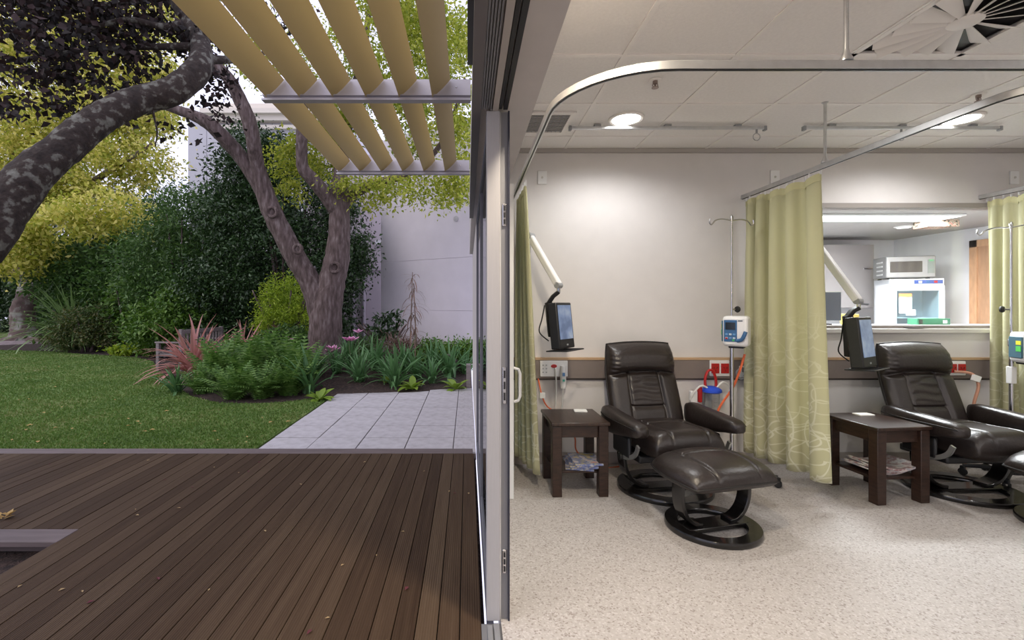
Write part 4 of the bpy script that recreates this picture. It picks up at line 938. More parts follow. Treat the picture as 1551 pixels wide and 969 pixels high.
# iron fence far left
fe = thing('iron_fence', 'black iron fence behind the yellow tree', 'fence', (-24, 26.5, -.12))
for k in range(72): MB().box((k * .13, 0, .55), (.02, .02, 1.1)).build('picket', blk, fe)
for z in (.2, 1.0): MB().box((4.6, 0, z), (9.3, .03, .04)).build('rail', blk, fe)
for k in range(5): MB().box((k * 2.3, 0, .6), (.06, .06, 1.2)).build('post', blk, fe)

# ------------------------------------------------------------------ plants
NP = np.random.default_rng(11)
def leaf_mesh(name, C, size, aspect, m, up=.3, out=None, fold=.25, tri=False):
    n = len(C); s_ = size * (.6 + .8 * NP.random(n))[:, None]
    ax = NP.normal(size=(n, 3)); ax[:, 2] -= up
    if out is not None: ax += out * 1.0
    ax /= np.linalg.norm(ax, axis=1)[:, None]
    nr = NP.normal(size=(n, 3)) * .8; nr[:, 2] += .7
    sd_ = np.cross(ax, nr); sd_ /= np.linalg.norm(sd_, axis=1)[:, None] + 1e-9; nn = np.cross(sd_, ax)
    V = np.empty((n, 4, 3)); V[:, 0] = C; V[:, 1] = C + ax * s_ * .45 + sd_ * s_ * aspect / 2 + nn * s_ * fold * aspect
    V[:, 2] = C + ax * s_; V[:, 3] = C + ax * s_ * .45 - sd_ * s_ * aspect / 2 + nn * s_ * fold * aspect
    i = np.arange(n)[:, None] * 4
    Fc = np.concatenate([i + np.array([0, 1, 2]), i + np.array([0, 2, 3])], 0)
    return npmesh(name, V.reshape(-1, 3), Fc, m)
def blob_pts(blobs, n, clump=.16, per=38, shell=.35):
    w = np.array([(b_[3] * b_[4] * b_[5]) ** .667 * (b_[6] if len(b_) > 6 else 1) for b_ in blobs]); w /= w.sum()
    out, dr_ = [], []
    for b_, k in zip(blobs, w):
        m_ = max(1, int(n * k)); nc = max(3, m_ // per)
        d = NP.normal(size=(nc, 3)); d /= np.linalg.norm(d, axis=1)[:, None]
        r = (shell ** 3 + (1 - shell ** 3) * NP.random(nc)) ** (1 / 3)
        rad = np.array(b_[3:6]); cc = np.array(b_[:3]) + d * r[:, None] * rad
        ci = NP.integers(0, nc, m_); cr = clump * (.6 + .8 * NP.random(m_))
        p = cc[ci] + NP.normal(size=(m_, 3)) * cr[:, None] * np.array([1, 1, .65]); out.append(p); dr_.append(d[ci])
    return np.concatenate(out), np.concatenate(dr_)
def blob(px, py, d, rx, ry, rd, w=1): c = P(px, py, d); return (c.x, c.y, c.z, rx * d / F, rd, ry * d / F, w)
def branch(mb, pts, k=5, n=10, jit=.10, seed=1):
    q = crom(pts, k); mb.tube([tuple(p[:3]) for p in q], [float(p[3]) for p in q], n, jit=jit, seed=seed)
def pxr(px, py, d, r): c = P(px, py, d); return (c.x, c.y, c.z, r * d / F)
def plant(name, label, cat, blobs, n, size, m, aspect=.5, clump=.16, per=38, stems=None, sm_=None, group=None, up=.3, base=None, outk=.6, shell=.35, part='foliage'):
    b0 = base or (blobs[0][0], blobs[0][1], gz(blobs[0][0], blobs[0][1]))
    t = thing(name, label, cat, b0, group=group)
    C, D = blob_pts(blobs, n, clump, per, shell); zmin = min(b0[2] + .02, 0)
    kk = C[:, 2] > zmin; C, D = C[kk], D[kk]
    o = put(part, leaf_mesh(part, C - np.array(b0), size, aspect, m, up, D * outk), m, t); o['kind'] = 'stuff'
    for s_ in stems or []:
        sb = MB(); branch(sb, s_); q = sb.build('trunk' if len(s_) > 3 else 'branch', sm_ or bark, t, ang=180); q.location = -Vector(b0)
    return t
def simple_stems(bx, by, top, k=5, r=.03, sp=.4, seed=0):
    rn = random.Random(seed); z = gz(bx, by); out = []
    for i in range(k):
        a = rn.uniform(0, 6.28); q = rn.uniform(.2, 1) * sp
        out.append([(bx + .1 * math.cos(a), by + .1 * math.sin(a), z - .02, r), (bx + q * .5 * math.cos(a), by + q * .5 * math.sin(a), z + (top - z) * .5, r * .7), (bx + q * math.cos(a), by + q * math.sin(a), top, r * .3)])
    return out

# central tree
TD = 9.9
tb = P(492, 552, TD); base = (tb.x, tb.y, gz(tb.x, tb.y))
ct = thing('tree', 'large forked grey barked tree with yellow green leaves in the middle of the garden bed', 'tree', base)
limbs = [
 [(492, 572, TD, 36), (492, 545, TD, 29), (493, 510, TD, 25), (494, 470, TD, 24), (502, 430, TD, 20), (511, 390, TD, 18.5), (514, 350, TD, 16), (514, 318, TD, 14.5), (514, 285, TD, 12), (518, 240, TD + .3, 10), (530, 170, TD + .5, 8), (548, 90, TD + .7, 6), (560, 10, TD + .8, 4)],
 [(488, 490, TD, 18), (481, 452, TD - .02, 18), (466, 420, TD - .05, 16), (447, 388, TD - .1, 15.5), (428, 353, TD - .15, 15), (411, 318, TD - .2, 15), (399, 285, TD - .25, 13), (390, 250, TD - .4, 10.5), (384, 215, TD - .6, 10.5), (376, 180, TD - .7, 10.5), (362, 148, TD - .8, 10), (345, 118, TD - 1, 9), (300, 70, TD - 1.2, 6)],
 [(403, 298, TD - .2, 12), (385, 268, TD - .3, 11), (363, 235, TD - .4, 11), (342, 212, TD - .6, 11), (318, 188, TD - .8, 10), (290, 174, TD - .9, 8), (255, 162, TD - 1, 6), (225, 150, TD - 1.2, 4)],
 [(513, 322, TD, 13), (494, 296, TD - .2, 11), (474, 272, TD - .4, 10), (459, 254, TD - .5, 9), (457, 225, TD - .6, 8.5), (458, 190, TD - .7, 8), (462, 110, TD - .8, 5)],
 [(514, 315, TD, 11), (530, 297, TD, 9), (552, 285, TD - .1, 7), (585, 273, TD - .2, 6), (620, 262, TD - .3, 5), (670, 215, TD - .4, 4), (705, 120, TD - .5, 3)],
]
for i, lb in enumerate(limbs):
    sb = MB(); branch(sb, [pxr(*q) for q in lb], 5, 14, .12, i); o = sb.build('trunk' if i == 0 else 'branch', bark, ct, ang=180); o.location = -Vector(base)
for x, y, r_ in ((507, 405, 7), (412, 321, 7), (451, 377, 6)):
    c = P(x, y, TD - (.27 if x > 500 else .40)); sb = MB()
    sb.tube([c + Vector((r_ * TD / F * math.cos(a * .524), 0, r_ * TD / F * math.sin(a * .524))) for a in range(12)], .035, 8, closed=True); o = sb.build('knot', bark, ct); o.location = -Vector(base)
cb = [blob(448, 240, 10.4, 34, 40, .5), blob(438, 292, 10.2, 20, 16, .3), blob(470, 225, 10.2, 34, 46, .5), blob(560, 290, 9.6, 45, 26, .5), blob(640, 285, 9.2, 70, 26, .6), blob(700, 265, 9.0, 32, 40, .4, 1.3), blob(705, 180, 8.8, 35, 50, .5), blob(640, 180, 9.6, 60, 60, .7), blob(690, 60, 9, 50, 60, .7), blob(560, 120, 10, 90, 60, .9, .7), blob(470, 80, 10, 80, 60, .9, .5), blob(600, 20, 9.5, 80, 50, .9), blob(520, 170, 9.8, 60, 40, .6), blob(390, 70, 9.5, 50, 60, .7, .4), blob(640, 60, 10.5, 70, 60, .8)]
C, D = blob_pts(cb, 30000, .16, 60, .2)
o = put('foliage', leaf_mesh('foliage', C - np.array(base), .088, .5, Lrob, .3, D * .3), None, ct); o['kind'] = 'stuff'

# leaning purple leaved tree at the deck opening
b0 = (-4.05, 2.0, -.15)
pt = thing('tree', 'leaning lichen covered tree with dark purple leaves growing beside the deck', 'tree', b0)
def W3(px, py, d, r): return pxr(px, py, d, r)
tr0 = [(-4.05, 2.0, -.2, .32), (-4.0, 2.15, .4, .26), (-3.85, 2.5, 1.1, .20), W3(-60, 385, 3.05, 38), W3(0, 321, 3.25, 33), W3(50, 262, 3.4, 27), W3(95, 225, 3.55, 24), W3(140, 188, 3.7, 22), W3(185, 162, 3.85, 20.5), W3(225, 148, 4.0, 20), W3(265, 136, 4.1, 20), W3(300, 105, 4.25, 18), W3(305, 70, 4.4, 14), W3(288, 35, 4.5, 11), W3(262, -5, 4.6, 9), W3(240, -60, 4.7, 7)]
sb = MB(); branch(sb, tr0, 6, 18, .10, 3); o = sb.build('trunk', barkl, pt, ang=180); o.location = -Vector(b0)
for i, lb in enumerate([[W3(285, 112, 4.2, 9), W3(315, 92, 4.4, 7), W3(360, 90, 4.7, 5), W3(400, 80, 5, 3)], [W3(285, 35, 4.5, 7), W3(245, 40, 4.4, 5), W3(190, 30, 4.3, 4), W3(120, 50, 4.2, 2)], [W3(262, -5, 4.6, 5), W3(150, 10, 4.4, 4), W3(60, 30, 4.3, 3), W3(-20, 70, 4.2, 2)], [W3(300, 70, 4.45, 6), W3(200, 72, 4.4, 4), W3(110, 78, 4.3, 3), W3(0, 95, 4.2, 2)], [W3(230, 155, 4.0, 2), W3(233, 175, 4.0, 1.6), W3(238, 200, 4.0, 1.2), W3(235, 222, 4, .8)]]):
    sb = MB(); branch(sb, lb, 4, 8, .1, i); o = sb.build('branch', barkl, pt, ang=180); o.location = -Vector(b0)
pb = [blob(60, 20, 4.2, 90, 40, .6, 1.5), blob(160, 20, 4.4, 90, 40, .6, 1.4), blob(240, 30, 4.6, 60, 36, .5, 1.2), blob(40, 80, 4.0, 70, 40, .5, 1.2), blob(130, 90, 4.2, 70, 36, .5), blob(205, 95, 4.5, 50, 36, .4), blob(50, 140, 4.0, 70, 26, .4), blob(130, 150, 4.1, 60, 20, .4), blob(20, 170, 3.9, 40, 18, .3), blob(320, 140, 5.0, 22, 42, .3, 1.1), blob(300, 85, 4.6, 24, 36, .3, 1.4), blob(262, 195, 4.4, 16, 14, .2, .5), blob(305, 205, 4.6, 14, 8, .2, .3), blob(60, -60, 4.0, 160, 40, .7), blob(250, -50, 4.6, 120, 40, .7), blob(420, 10, 5.4, 40, 40, .5, .5)]
C, D = blob_pts(pb, 5600, .085, 20, .0)
o = put('foliage', leaf_mesh('foliage', C - np.array(b0), .066, .72, Lpur, .7, None), None, pt); o['kind'] = 'stuff'

# yellow tree
YD = 18.5
yb0 = P(42, 515, YD); yb0.z = -.12
yt = thing('tree', 'bright yellow leaved tree with a lichen spotted trunk at the lawn edge', 'tree', yb0)
for i, lb in enumerate([[(40, 526, YD, 34), (40, 512, YD, 24), (37, 495, YD, 16), (34, 475, YD, 15), (41, 448, YD, 13), (48, 420, YD, 12), (54, 385, YD, 11), (60, 350, YD, 10), (75, 300, YD, 8), (100, 240, YD, 6), (120, 180, YD, 4)],
                        [(44, 432, YD, 9), (30, 415, YD, 7), (10, 400, YD, 6), (-30, 370, YD, 7), (-60, 330, YD, 5)], [(62, 345, YD, 10), (40, 300, YD, 8), (20, 230, YD, 6), (0, 150, YD, 4)], [(75, 300, YD, 8), (130, 280, YD - .5, 5), (180, 250, YD - 1, 4), (235, 215, YD - 1, 2)],
                        [(52, 524, YD - .4, 16), (70, 520, YD - .5, 10), (90, 524, YD - .6, 6), (100, 528, YD - .6, 4)], [(28, 524, YD - .4, 16), (10, 520, YD - .5, 10), (-5, 526, YD - .6, 6), (-10, 528, YD - .6, 4)]]):
    sb = MB(); branch(sb, [pxr(*q) for q in lb], 5, 14, .14, i); o = sb.build(('trunk', 'branch', 'branch', 'branch', 'root', 'root')[i], barky, yt, ang=180); o.location = -yb0
ybl = [blob(100, 335, 15, 90, 28, 1.0, 1.2), blob(30, 370, 15.4, 46, 38, 1.0, 1.3), blob(170, 318, 15, 66, 26, .9, 1.2), blob(60, 290, 17.5, 90, 40, 1.5), blob(140, 260, 17.5, 90, 40, 1.5), blob(205, 240, 17.5, 50, 40, 1.2), blob(40, 220, 18, 90, 60, 2), blob(120, 190, 18, 100, 50, 2), blob(200, 180, 18, 60, 50, 1.6), blob(238, 185, 18, 26, 26, 1), blob(60, 120, 18.5, 110, 60, 2), blob(170, 100, 18.5, 90, 60, 2), blob(232, 120, 18.5, 34, 50, 1), blob(60, 40, 19, 130, 60, 2), blob(200, 30, 19, 90, 50, 2), blob(212, 342, 15, 22, 10, .4, .8), blob(20, 398, 15.4, 34, 20, .7, 1.2), blob(-40, 300, 17.5, 60, 90, 1.5)]
C, D = blob_pts(ybl, 64000, .26, 60, .2)
o = put('foliage', leaf_mesh('foliage', C - np.array(yb0), .155, .55, Lyel, .3, D * .3), None, yt); o['kind'] = 'stuff'
o = MB().lathe([(1.55, 0), (1.4, .03), (.9, .06), (0, .09)], 28).build('mulch_ring', mat('grey_gravel', (.26, .21, .22), .95, var=.3, vscale=8, bump=.6, bscale=20), None); o.location = (yb0.x, yb0.y - .3, -.13); st(o)
sm2 = st(MB().poly([(-40, 19.5), (-6.0, 19.5), (-6, 45), (-40, 45)], -.13, -.11).build('far_lawn', lawnm, smooth=False))

# hedge and shrubs
def hedge(name, label, bl, n, size, m, asp=.5, clump=.2, per=40, stems=4, seed=0, group='garden shrubs', shell=.45, outk=.6):
    x = sum(b_[0] for b_ in bl) / len(bl); y = sum(b_[1] for b_ in bl) / len(bl)
    return plant(name, label, 'shrub', bl, n, size, m, asp, clump, per, simple_stems(x, y, max(b_[2] for b_ in bl), stems, .05, 1.0, seed), bark, group, base=(x, y, gz(x, y)), shell=shell, outk=outk)
HD = 13.2
hedge('tall_shrub', 'tall dark glossy evergreen shrub behind the forked tree', [blob(420, 250, HD, 60, 40, 1.2), blob(370, 270, HD, 40, 40, 1), blob(450, 310, HD, 90, 60, 1.3), blob(370, 340, HD, 70, 60, 1.3), blob(522, 370, HD - .3, 36, 66, .9), blob(440, 400, HD, 100, 70, 1.4), blob(350, 430, HD, 70, 60, 1.3), blob(490, 460, HD - .2, 40, 50, .9), blob(380, 225, HD, 45, 36, .8), blob(535, 405, HD - .4, 22, 50, .6), blob(470, 480, HD, 60, 40, 1), blob(350, 500, HD, 60, 26, .9), blob(420, 505, HD, 60, 24, .9), blob(490, 505, HD - .2, 36, 26, .8)], 62000, .105, Lhed, seed=1)
hedge('tall_shrub', 'mid green feathery shrub between the dark evergreen and the yellow tree', [blob(290, 330, 14.0, 60, 50, 1.2), blob(250, 390, 14.0, 60, 60, 1.2), blob(300, 420, 13.6, 60, 50, 1), blob(325, 330, 14, 36, 30, 1), blob(230, 440, 13.8, 40, 40, 1), blob(300, 490, 13.6, 50, 36, .9), blob(240, 500, 14, 40, 30, .9)], 24000, .12, Lmid, .35, seed=2)
hedge('tall_shrub', 'dark evergreen boundary hedge far behind the other shrubs', [blob(300, 430, 20, 90, 70, 1.2), blob(420, 400, 20, 90, 90, 1.2), blob(510, 440, 19, 40, 60, 1), blob(200, 440, 21, 90, 60, 1.2), blob(380, 320, 20, 60, 50, 1), blob(130, 430, 22, 80, 70, 1.2), blob(60, 420, 26, 90, 60, 1.2), blob(-30, 440, 27, 90, 60, 1.2), blob(300, 490, 19, 200, 30, .8)], 30000, .34, Lhed, .5, .35, 30, 4, seed=16, shell=.1)
hedge('shrub', 'rounded light green shrub beside the weathered bench', [blob(250, 480, 12.8, 45, 36, .8), blob(285, 495, 12.6, 36, 30, .6), blob(225, 500, 12.9, 28, 30, .6), blob(270, 455, 12.9, 36, 26, .7)], 8000, .11, Llig, .5, .13, seed=3)
hedge('tall_shrub', 'dense dark shrub behind the drooping green flax', [blob(140, 400, 17, 80, 50, 1.4), blob(200, 420, 16, 60, 60, 1.2), blob(110, 420, 17.2, 60, 50, 1.2), blob(180, 470, 15.6, 50, 40, 1), blob(230, 360, 17, 60, 40, 1), blob(150, 450, 16.4, 60, 50, 1), blob(110, 500, 16.4, 60, 26, .9), blob(190, 505, 16, 50, 24, .9)], 24000, .15, Lmid, .45, seed=4)
hedge('tall_shrub', 'black green conifer hedge behind the yellow tree trunk', [blob(10, 430, 24, 60, 50, 1.5), blob(80, 440, 23, 50, 60, 1.5), blob(-50, 420, 24, 60, 60, 1.5), blob(40, 400, 24, 80, 40, 1.5), blob(210, 330, 22, 60, 50, 1.5), blob(20, 480, 25, 80, 30, 1.2), blob(120, 360, 23, 90, 40, 1.5)], 26000, .22, Lhed, .3, .3, seed=5)
hedge('shrub', 'leafy light green shrub with larger leaves between flax and feathery shrub', [blob(195, 460, 15, 26, 26, .6), blob(180, 490, 14.8, 22, 24, .5), blob(210, 440, 15, 24, 20, .5)], 2600, .17, Llig, .5, .16, 20, seed=6)
hedge('shrub', 'low rounded olive green shrub at the foot of the drooping flax', [blob(125, 495, 14.4, 40, 26, .8), blob(105, 512, 14.2, 26, 18, .6), blob(155, 508, 14.2, 28, 20, .6), blob(140, 478, 14.6, 30, 18, .6)], 6500, .10, mat('olive_leaf', (.06, .10, .02), .5, vscale=1.5, island=.6, cols=[(.2, (.035, .065, .012)), (.5, (.07, .11, .022)), (.8, (.15, .13, .045))], transl=.25), .35, .12, seed=7)
hedge('shrub', 'low yellow green ground cover at the edge of the lawn', [blob(195, 528, 13.5, 20, 7, .3), blob(215, 526, 13.5, 16, 7, .3), blob(180, 530, 13.4, 10, 5, .2)], 900, .11, Llim, .6, .07, 14, 2, seed=8)
hedge('shrub', 'fine lime green feathery bush left of the forked tree', [blob(430, 460, 10.9, 34, 34, .5), blob(415, 490, 10.8, 30, 34, .45), blob(450, 490, 10.8, 24, 30, .45), blob(430, 440, 11, 26, 22, .35)], 9000, .075, Llim, .28, .10, 50, 6, seed=9, outk=1.0)
hedge('shrub', 'leafy green clump between the lime bush and the fern', [blob(435, 515, 10.2, 30, 20, .4), blob(460, 520, 10.1, 18, 16, .35), blob(415, 520, 10.2, 22, 14, .35)], 3600, .075, Lmid, .45, .09, 30, 3, seed=10)
hedge('shrub', 'small leafy upright shrub standing before the white panel wall', [blob(578, 490, 11.2, 12, 20, .25), blob(595, 495, 11.2, 10, 22, .2), blob(585, 510, 11.1, 18, 12, .3)], 420, .15, Lhed, .42, .07, 7, 5, seed=11)
hedge('shrub', 'bushy mid green shrub against the white wall beside the spiky sapling', [blob(655, 530, 10.2, 24, 14, .35), blob(640, 540, 10.1, 18, 10, .3), blob(672, 538, 10.1, 16, 12, .3)], 3600, .07, Llig, .5, .08, 24, 3, seed=12)
hedge('shrub', 'bushy mid green shrub against the white wall next to the glazed side', [blob(700, 530, 9.8, 20, 14, .3), blob(712, 538, 9.7, 12, 14, .2)], 2600, .07, Llig, .5, .08, 24, 3, seed=13)
hedge('shrub', 'low pale brown grassy tuft around the spiky sapling', [blob(600, 522, 10.4, 26, 8, .3), blob(622, 526, 10.3, 20, 8, .3)], 1500, .16, Lbrn, .07, .10, 40, 2, seed=14, outk=1.2)
hedge('shrub', 'fine dark green grassy mound right of the forked tree', [blob(555, 524, 10.3, 20, 14, .3), blob(548, 532, 10.2, 18, 10, .3)], 2600, .10, Lmid, .12, .08, 40, 2, seed=15, outk=1.2)

# strap leaved plants: every leaf is a part
def strap(L_, w, arch, n=8, fold=.3):
    b_ = MB(); vs = []
    for i in range(n):
        t_ = i / (n - 1); ww = w * (.55 + .9 * t_) * (1 - t_ ** 2.5) * 1.2 + .0008
        y = L_ * (math.sin(min(t_, 1) * arch) / arch if arch else t_); z = L_ * ((1 - math.cos(t_ * arch)) / arch if arch else 0)
        c = Vector((0, z, y)); vs += [c + Vector((-ww / 2, ww * fold * .0, 0)), c + Vector((0, ww * fold, 0)), c + Vector((ww / 2, 0, 0))]
    fs = []
    for i in range(n - 1):
        a = i * 3; fs += [(a, a + 1, a + 4, a + 3), (a + 1, a + 2, a + 5, a + 4)]
    return b_.add(vs, fs)
def tuft(name, label, base, k, L_, w, m, spread=.9, arch=1.2, seed=0, cat='plant', group=None, zs=(.6, 1.1), az=None):
    rn = random.Random(seed); t = thing(name, label, cat, base, group=group)
    mes = []
    for a in (.35, .8, 1.2, 1.7):
        me = strap(L_, w, arch * a).mesh('leaf', True, 180); me.materials.append(m); mes.append(me)
    for i in range(k):
        a = rn.uniform(0, 2 * math.pi) if az is None else rn.gauss(az[0], az[1]); tl = abs(rn.gauss(0, .5)) * spread; s_ = rn.uniform(*zs)
        put('leaf', mes[min(3, int(tl / spread * 2.6 + rn.random()))], None, t, loc=(rn.gauss(0, .03) * L_ * 1.5, rn.gauss(0, .03) * L_ * 1.5, 0), rot=(-tl * .75, rn.uniform(-.15, .15), a), scale=(rn.uniform(.8, 1.2), s_, s_))
    return t
def on(px, py, z=None):                    # a pixel on the bed surface
    d = 9.0
    for _ in range(12):
        p = P(px, py, d); zz = gz(p.x, p.y); d = .5 * d + .5 * F * (CZ - zz) / (py - VY)
    p = P(px, py, d); return (p.x, p.y, gz(p.x, p.y) - .01)
tuft('flax', 'big pink and bronze flax with drooping strap leaves beside the bench', on(298, 572), 170, 1.3, .060, Lpink, 2.1, 2.0, 1, 'plant')
tuft('flax', 'smaller pink bronze flax behind the fern clump', on(372, 560), 55, 1.1, .055, Lpink, 1.4, 1.6, 2, 'plant')
c = P(115, 526, 15.3); tuft('flax', 'tall drooping green flax between the yellow tree and the olive shrub', (c.x, c.y, -.12), 200, 2.5, .06, Lflax, 1.5, 2.2, 3, 'plant')
for i, (px, py, k, L_, lb) in enumerate(((268, 596, 26, .42, 'grey green strap leaved clump at the lawn edge beside the pink flax'), (468, 596, 26, .62, 'strap leaved clump with long blades beside the paving corner'), (545, 578, 30, .52, 'dark strap leaved clump behind the bare mulch'),
                                         (600, 585, 34, .58, 'upright strap leaved clump at the paving edge'), (568, 560, 28, .55, 'strap leaved clump under the leafy upright shrub'), (630, 572, 30, .50, 'strap leaved clump between the two pale hostas'), (680, 570, 40, .62, 'wide strap leaved clump below the shrub next to the glazed side'), (655, 580, 26, .42, 'short strap leaved clump next to the far hosta'), (510, 565, 26, .50, 'strap leaved clump under the pink lilies'), (475, 572, 22, .6, 'strap leaved clump at the foot of the forked tree'), (530, 556, 26, .55, 'strap leaved clump behind the pink lilies beside the trunk'), (612, 562, 26, .55, 'strap leaved clump in front of the brown grassy tuft'), (655, 560, 26, .5, 'strap leaved clump under the bushy shrub beside the sapling'), (705, 566, 26, .5, 'strap leaved clump beside the timber post'), (585, 570, 26, .5, 'strap leaved clump behind the small pale hosta'))):
    tuft('lily_leaf_clump', lb, on(px, py), int(k * 1.5), L_ * 1.35, .042, Lstr, 1.1, 1.3, 20 + i, 'plant', 'strap leaved clumps in the bed')
# hostas: broad leaves
def hosta(label, base, k, L_, seed):
    rn = random.Random(seed); t = thing('hosta', label, 'plant', base, group='pale hostas'); mes = []
    for ar in (.9, 1.5):
        b_ = MB(); vs = []; n = 8
        for i in range(n):
            q = i / (n - 1); ww = L_ * .36 * math.sin(min(1, max(0, (q - .12) / .88)) * math.pi) ** .8 + .008
            c = Vector((0, L_ * (1 - math.cos(q * ar)) / ar, L_ * math.sin(q * ar) / ar)); vs += [c + Vector((-ww / 2, -ww * .1, 0)), c + Vector((0, ww * .1, 0)), c + Vector((ww / 2, -ww * .1, 0))]
        fs = []
        for i in range(n - 1): a = i * 3; fs += [(a, a + 1, a + 4, a + 3), (a + 1, a + 2, a + 5, a + 4)]
        me = b_.add(vs, fs).mesh('leaf', True, 180); me.materials.append(Lhos); mes.append(me)
    for i in range(k): put('leaf', mes[i % 2], None, t, rot=(-rn.uniform(.2, 1.0), 0, 2 * math.pi * i / k + rn.uniform(-.2, .2)), scale=[rn.uniform(.65, .95)] * 3)
hosta('pale yellow green hosta at the paving edge before the sapling', on(625, 590), 13, .36, 1)
hosta('pale yellow green hosta at the paving edge next to the glazed side', on(690, 590), 13, .38, 2)
hosta('small pale hosta beside the bare mulch', on(585, 580), 8, .26, 3)
hosta('pale green hosta at the corner of paving and lawn', on(484, 606), 11, .34, 4)

# ferns: fronds are parts
def frond(L_, m, arch):
    b_ = MB(); n = 16
    pts = []
    for i in range(n):
        q = i / (n - 1); pts.append(Vector((0, L_ * (1 - math.cos(q * arch)) / arch, L_ * math.sin(q * arch) / arch)))
    vs = []; fs = []
    for i in range(n - 1):
        q = i / (n - 1); ll = L_ * .17 * math.sin((q * .9 + .1) * math.pi) ** .7; tg = (pts[i + 1] - pts[i]); h = tg * .42
        for s_ in (-1, 1):
            o_ = len(vs); p = pts[i]; tip = p + Vector((s_ * ll, 0, 0)) + tg * 1.0 + Vector((0, .25 * ll, -.1 * ll))
            vs += [p, p + tg * .85, tip]; fs.append((o_, o_ + 1, o_ + 2))
    b_.add(vs, fs); me = b_.mesh('frond', False); me.materials.append(m); return me
fr_m = [frond(.95, Lfern, a) for a in (.35, .7, 1.1)]
def fern(label, base, k, sc_, seed, spread=.8):
    rn = random.Random(seed); t = thing('fern', label, 'fern', base, group='ferns at the front of the bed')
    for i in range(k):
        tl = rn.random() ** .7 * spread
        put('frond', fr_m[min(2, int(tl / spread * 3))], None, t, loc=(rn.gauss(0, .05), rn.gauss(0, .05), 0), rot=(-tl * .8, rn.uniform(-.2, .2), rn.uniform(0, 6.283)), scale=[sc_ * rn.uniform(.7, 1.1)] * 3)
fl_ = ['fern at the lawn edge beside the grey green strap leaved clump', 'fern in front of the big pink flax', 'fern in the middle of the front row at the lawn edge', 'upright fern behind the front row', 'tall fern at the crest of the fern bank', 'fern in the front row near the paving corner', 'fern between the crest and the lime bush', 'fern next to the long bladed clump', 'fern below the smaller pink flax', 'fern behind the strap leaved clump at the paving corner']
for i, (px, py, k, s_) in enumerate(((305, 596, 30, .8), (330, 585, 30, .9), (355, 604, 34, .95), (375, 585, 34, 1.0), (400, 575, 34, 1.05), (398, 602, 34, .95), (430, 578, 34, 1.0), (437, 598, 32, .95), (350, 570, 26, 1.0), (455, 585, 26, .9))):
    fern(fl_[i], on(px, py), int(k * 1.5), s_ * (.72 if py > 590 else 1), 40 + i)
# pink lilies
def lily(label, px, py, bx, by, k, seed):
    base = Vector(on(bx, by)); top = P(px, py, base.y) - base; rn = random.Random(seed)
    t = thing('pink_lily', label, 'flower', base, group='pink lilies')
    MB().tube([(0, 0, 0), (top.x * .4, top.y * .4, top.z * .5), tuple(top)], .008, 6).build('stem', stemm, t)
    for j in range(k):
        c = top + Vector((rn.gauss(0, .045), rn.gauss(0, .03), rn.gauss(0, .03))) if k > 1 else top
        for i in range(6):
            a = i * math.pi / 3 + rn.random(); d_ = Vector((math.cos(a), math.sin(a) * .7, .5)).normalized(); s_ = Vector((-d_.y, d_.x, 0)) * .022
            MB().add([c, c + d_ * .08 + s_ * 1.7, c + d_ * .135, c + d_ * .08 - s_ * 1.7, c + d_ * .08 + Vector((0, 0, .012))], [(0, 1, 4), (1, 2, 4), (2, 3, 4), (3, 0, 4)]).build('petal', petal, t)
lily('pink lily head low beside the tree foot', 502, 531, 505, 562, 3, 1)
lily('large double pink lily head right of the tree foot', 528, 516, 533, 565, 5, 2)
lily('small pink lily on the tallest stem right of the tree', 542, 504, 545, 558, 1, 3)
lily('small pink lily in front of the lime bush, upper', 418, 496, 428, 548, 1, 4)
lily('small pink lily left of the tree foot above the fern', 443, 517, 446, 556, 2, 5)
# spiky sapling
c = on(626, 548); t = thing('lancewood_sapling', 'brown spiky sapling with thin drooping leaves before the white wall', 'sapling', c)
sh = (CZ - (412 - VY) * c[1] / F) - c[2]
for dx in (-.08, .07): MB().tube([(dx, 0, 0), (dx * .6, 0, sh * .5), (dx * .2, 0, sh * (1 if dx < 0 else .8))], [.018, .014, .008], 6).build('stem', dryst, t)
ndl = strap(.50, .026, 1.3, 6, .1).mesh('leaf', True, 180); ndl.materials.append(Lbrn); rn = random.Random(9)
for i in range(85):
    q = rn.random() ** .7; put('leaf', ndl, None, t, loc=(rn.choice((-.05, .04)) * (1 - q), 0, sh * (.12 + .86 * q)), rot=(-rn.uniform(1.0, 2.0), 0, rn.uniform(0, 6.28)), scale=[rn.uniform(.5, 1.1) * (1.1 - .3 * q)] * 3)
# weathered bench
bp = G(240, 562); t = thing('garden_bench', 'weathered grey timber bench half hidden by the pink flax', 'bench', (bp.x, bp.y, -.1), R(-8))
for y in (0, 1.3):
    for x, h in ((0, .62), (.55, .92)): MB().box((x, y, h / 2), (.07, .07, h)).build('leg', gwood, t, bevel=.005)
    MB().box((.25, y, .63), (.62, .09, .03)).build('armrest', gwood, t, bevel=.006); MB().box((.27, y, .36), (.5, .04, .07)).build('seat_rail', gwood, t)
for k in range(6): MB().box((.04 + .095 * k, .65, .42), (.075, 1.36, .022)).build('seat_slat', gwood, t, bevel=.004)
MB().box((.56, .65, .86), (.04, 1.3, .09)).build('back_rail', gwood, t)
for k in range(12): MB().box((.56, .08 + .104 * k, .64), (.02, .05, .38)).build('back_slat', gwood, t)
# low post by the paving, birdlike bollard post
o = MB().box((0, 0, .22), (.08, .10, .44)).build('timber_post', gwood, None, bevel=.005); o.location = (.02, 8.15, -.125); tag(o, 'short grey timber post at the end of the paving', 'post')

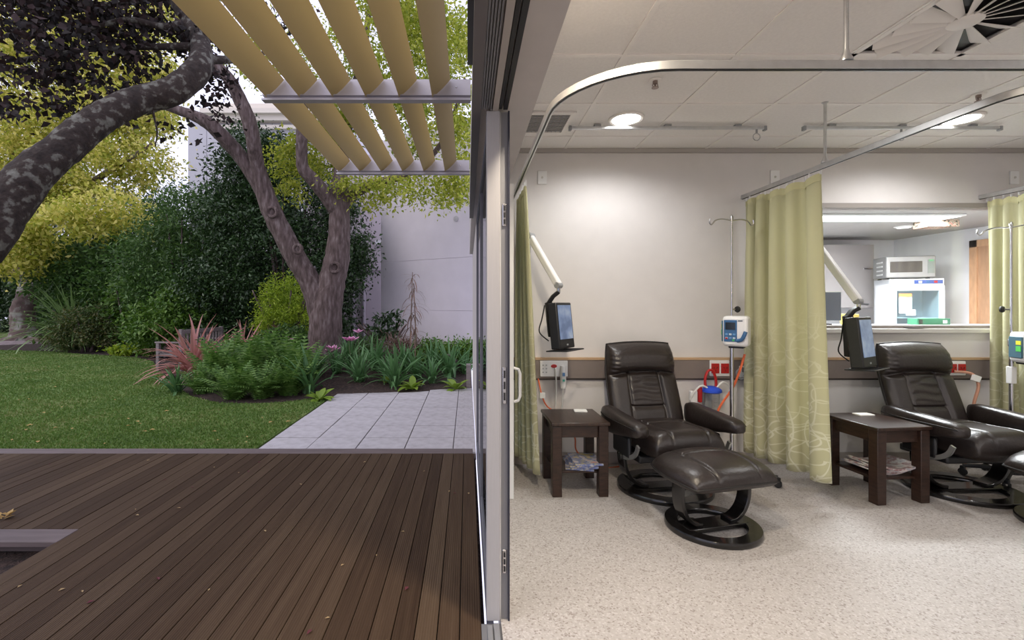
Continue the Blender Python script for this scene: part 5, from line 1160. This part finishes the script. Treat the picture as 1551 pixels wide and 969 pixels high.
# fallen leaves
def fallen(n, spots, label, cat, group, m, size, zf, seed):
    rn = random.Random(seed); b_ = MB()
    b_.add([(0, 0, 0.001), (.3, .35, .12), (.1, 1, .05), (-.25, .45, .16), (0, .5, .02)], [(0, 1, 4), (1, 2, 4), (2, 3, 4), (3, 0, 4)]); me = b_.mesh('fallen_leaf', False); me.materials.append(m)
    for (px, py) in spots:
        p = G(px, py, zf); s_ = size * rn.uniform(.7, 1.3); o = put('fallen_leaf', me, None, None, loc=(p.x, p.y, zf + .001), rot=(0, 0, rn.uniform(0, 6.28)), scale=(s_, s_, s_)); tag(o, label, cat, group)
deckp = [(77, 702), (222, 698), (205, 772), (291, 737), (205, 780), (274, 769), (376, 715), (324, 707), (403, 805), (248, 727), (644, 713), (680, 745), (691, 747), (709, 746), (613, 805), (618, 888), (570, 842), (500, 935), (472, 953), (516, 857), (362, 715), (241, 878), (315, 895), (125, 897), (130, 914), (26, 890), (457, 734), (390, 700), (550, 640 + 60), (88, 895)]
fallen(0, [p for i, p in enumerate(deckp) if i % 3], 'tiny fallen tan leaf on the timber deck', 'leaf', 'tan leaves on the deck', mat('dry_leaf_tan', (.34, .24, .12), .8), .024, ZD + .002, 2)
fallen(0, [p for i, p in enumerate(deckp) if i % 3 == 0], 'tiny fallen dark red leaf on the timber deck', 'leaf', 'red leaves on the deck', mat('red_leaf', (.10, .018, .028), .8), .03, ZD + .002, 3)
rn = random.Random(77)
fallen(0, [(rn.uniform(5, 440), rn.uniform(545, 672)) for _ in range(46)], 'small yellow fallen leaf on the lawn', 'leaf', 'fallen leaves on the lawn', Ldead, .055, -.098 + .025, 4)
t = thing('dry_leaf', 'crumpled dry yellow leaf cluster on the deck beside the opening', 'leaf', G(4, 786, ZD))
t.location.z = ZD + .002
for i in range(8):
    a = rn.uniform(0, 6.28); d_ = Vector((math.cos(a), math.sin(a), rn.uniform(.1, .7))) * .06; s_ = Vector((-d_.y, d_.x, 0)) * .35; c = Vector((rn.gauss(0, .02), rn.gauss(0, .02), .004))
    MB().add([c, c + d_ * .5 + s_, c + d_, c + d_ * .5 - s_ + Vector((0, 0, .01))], [(0, 1, 2), (0, 2, 3)]).build('leaflet', Ldead, t, smooth=False)
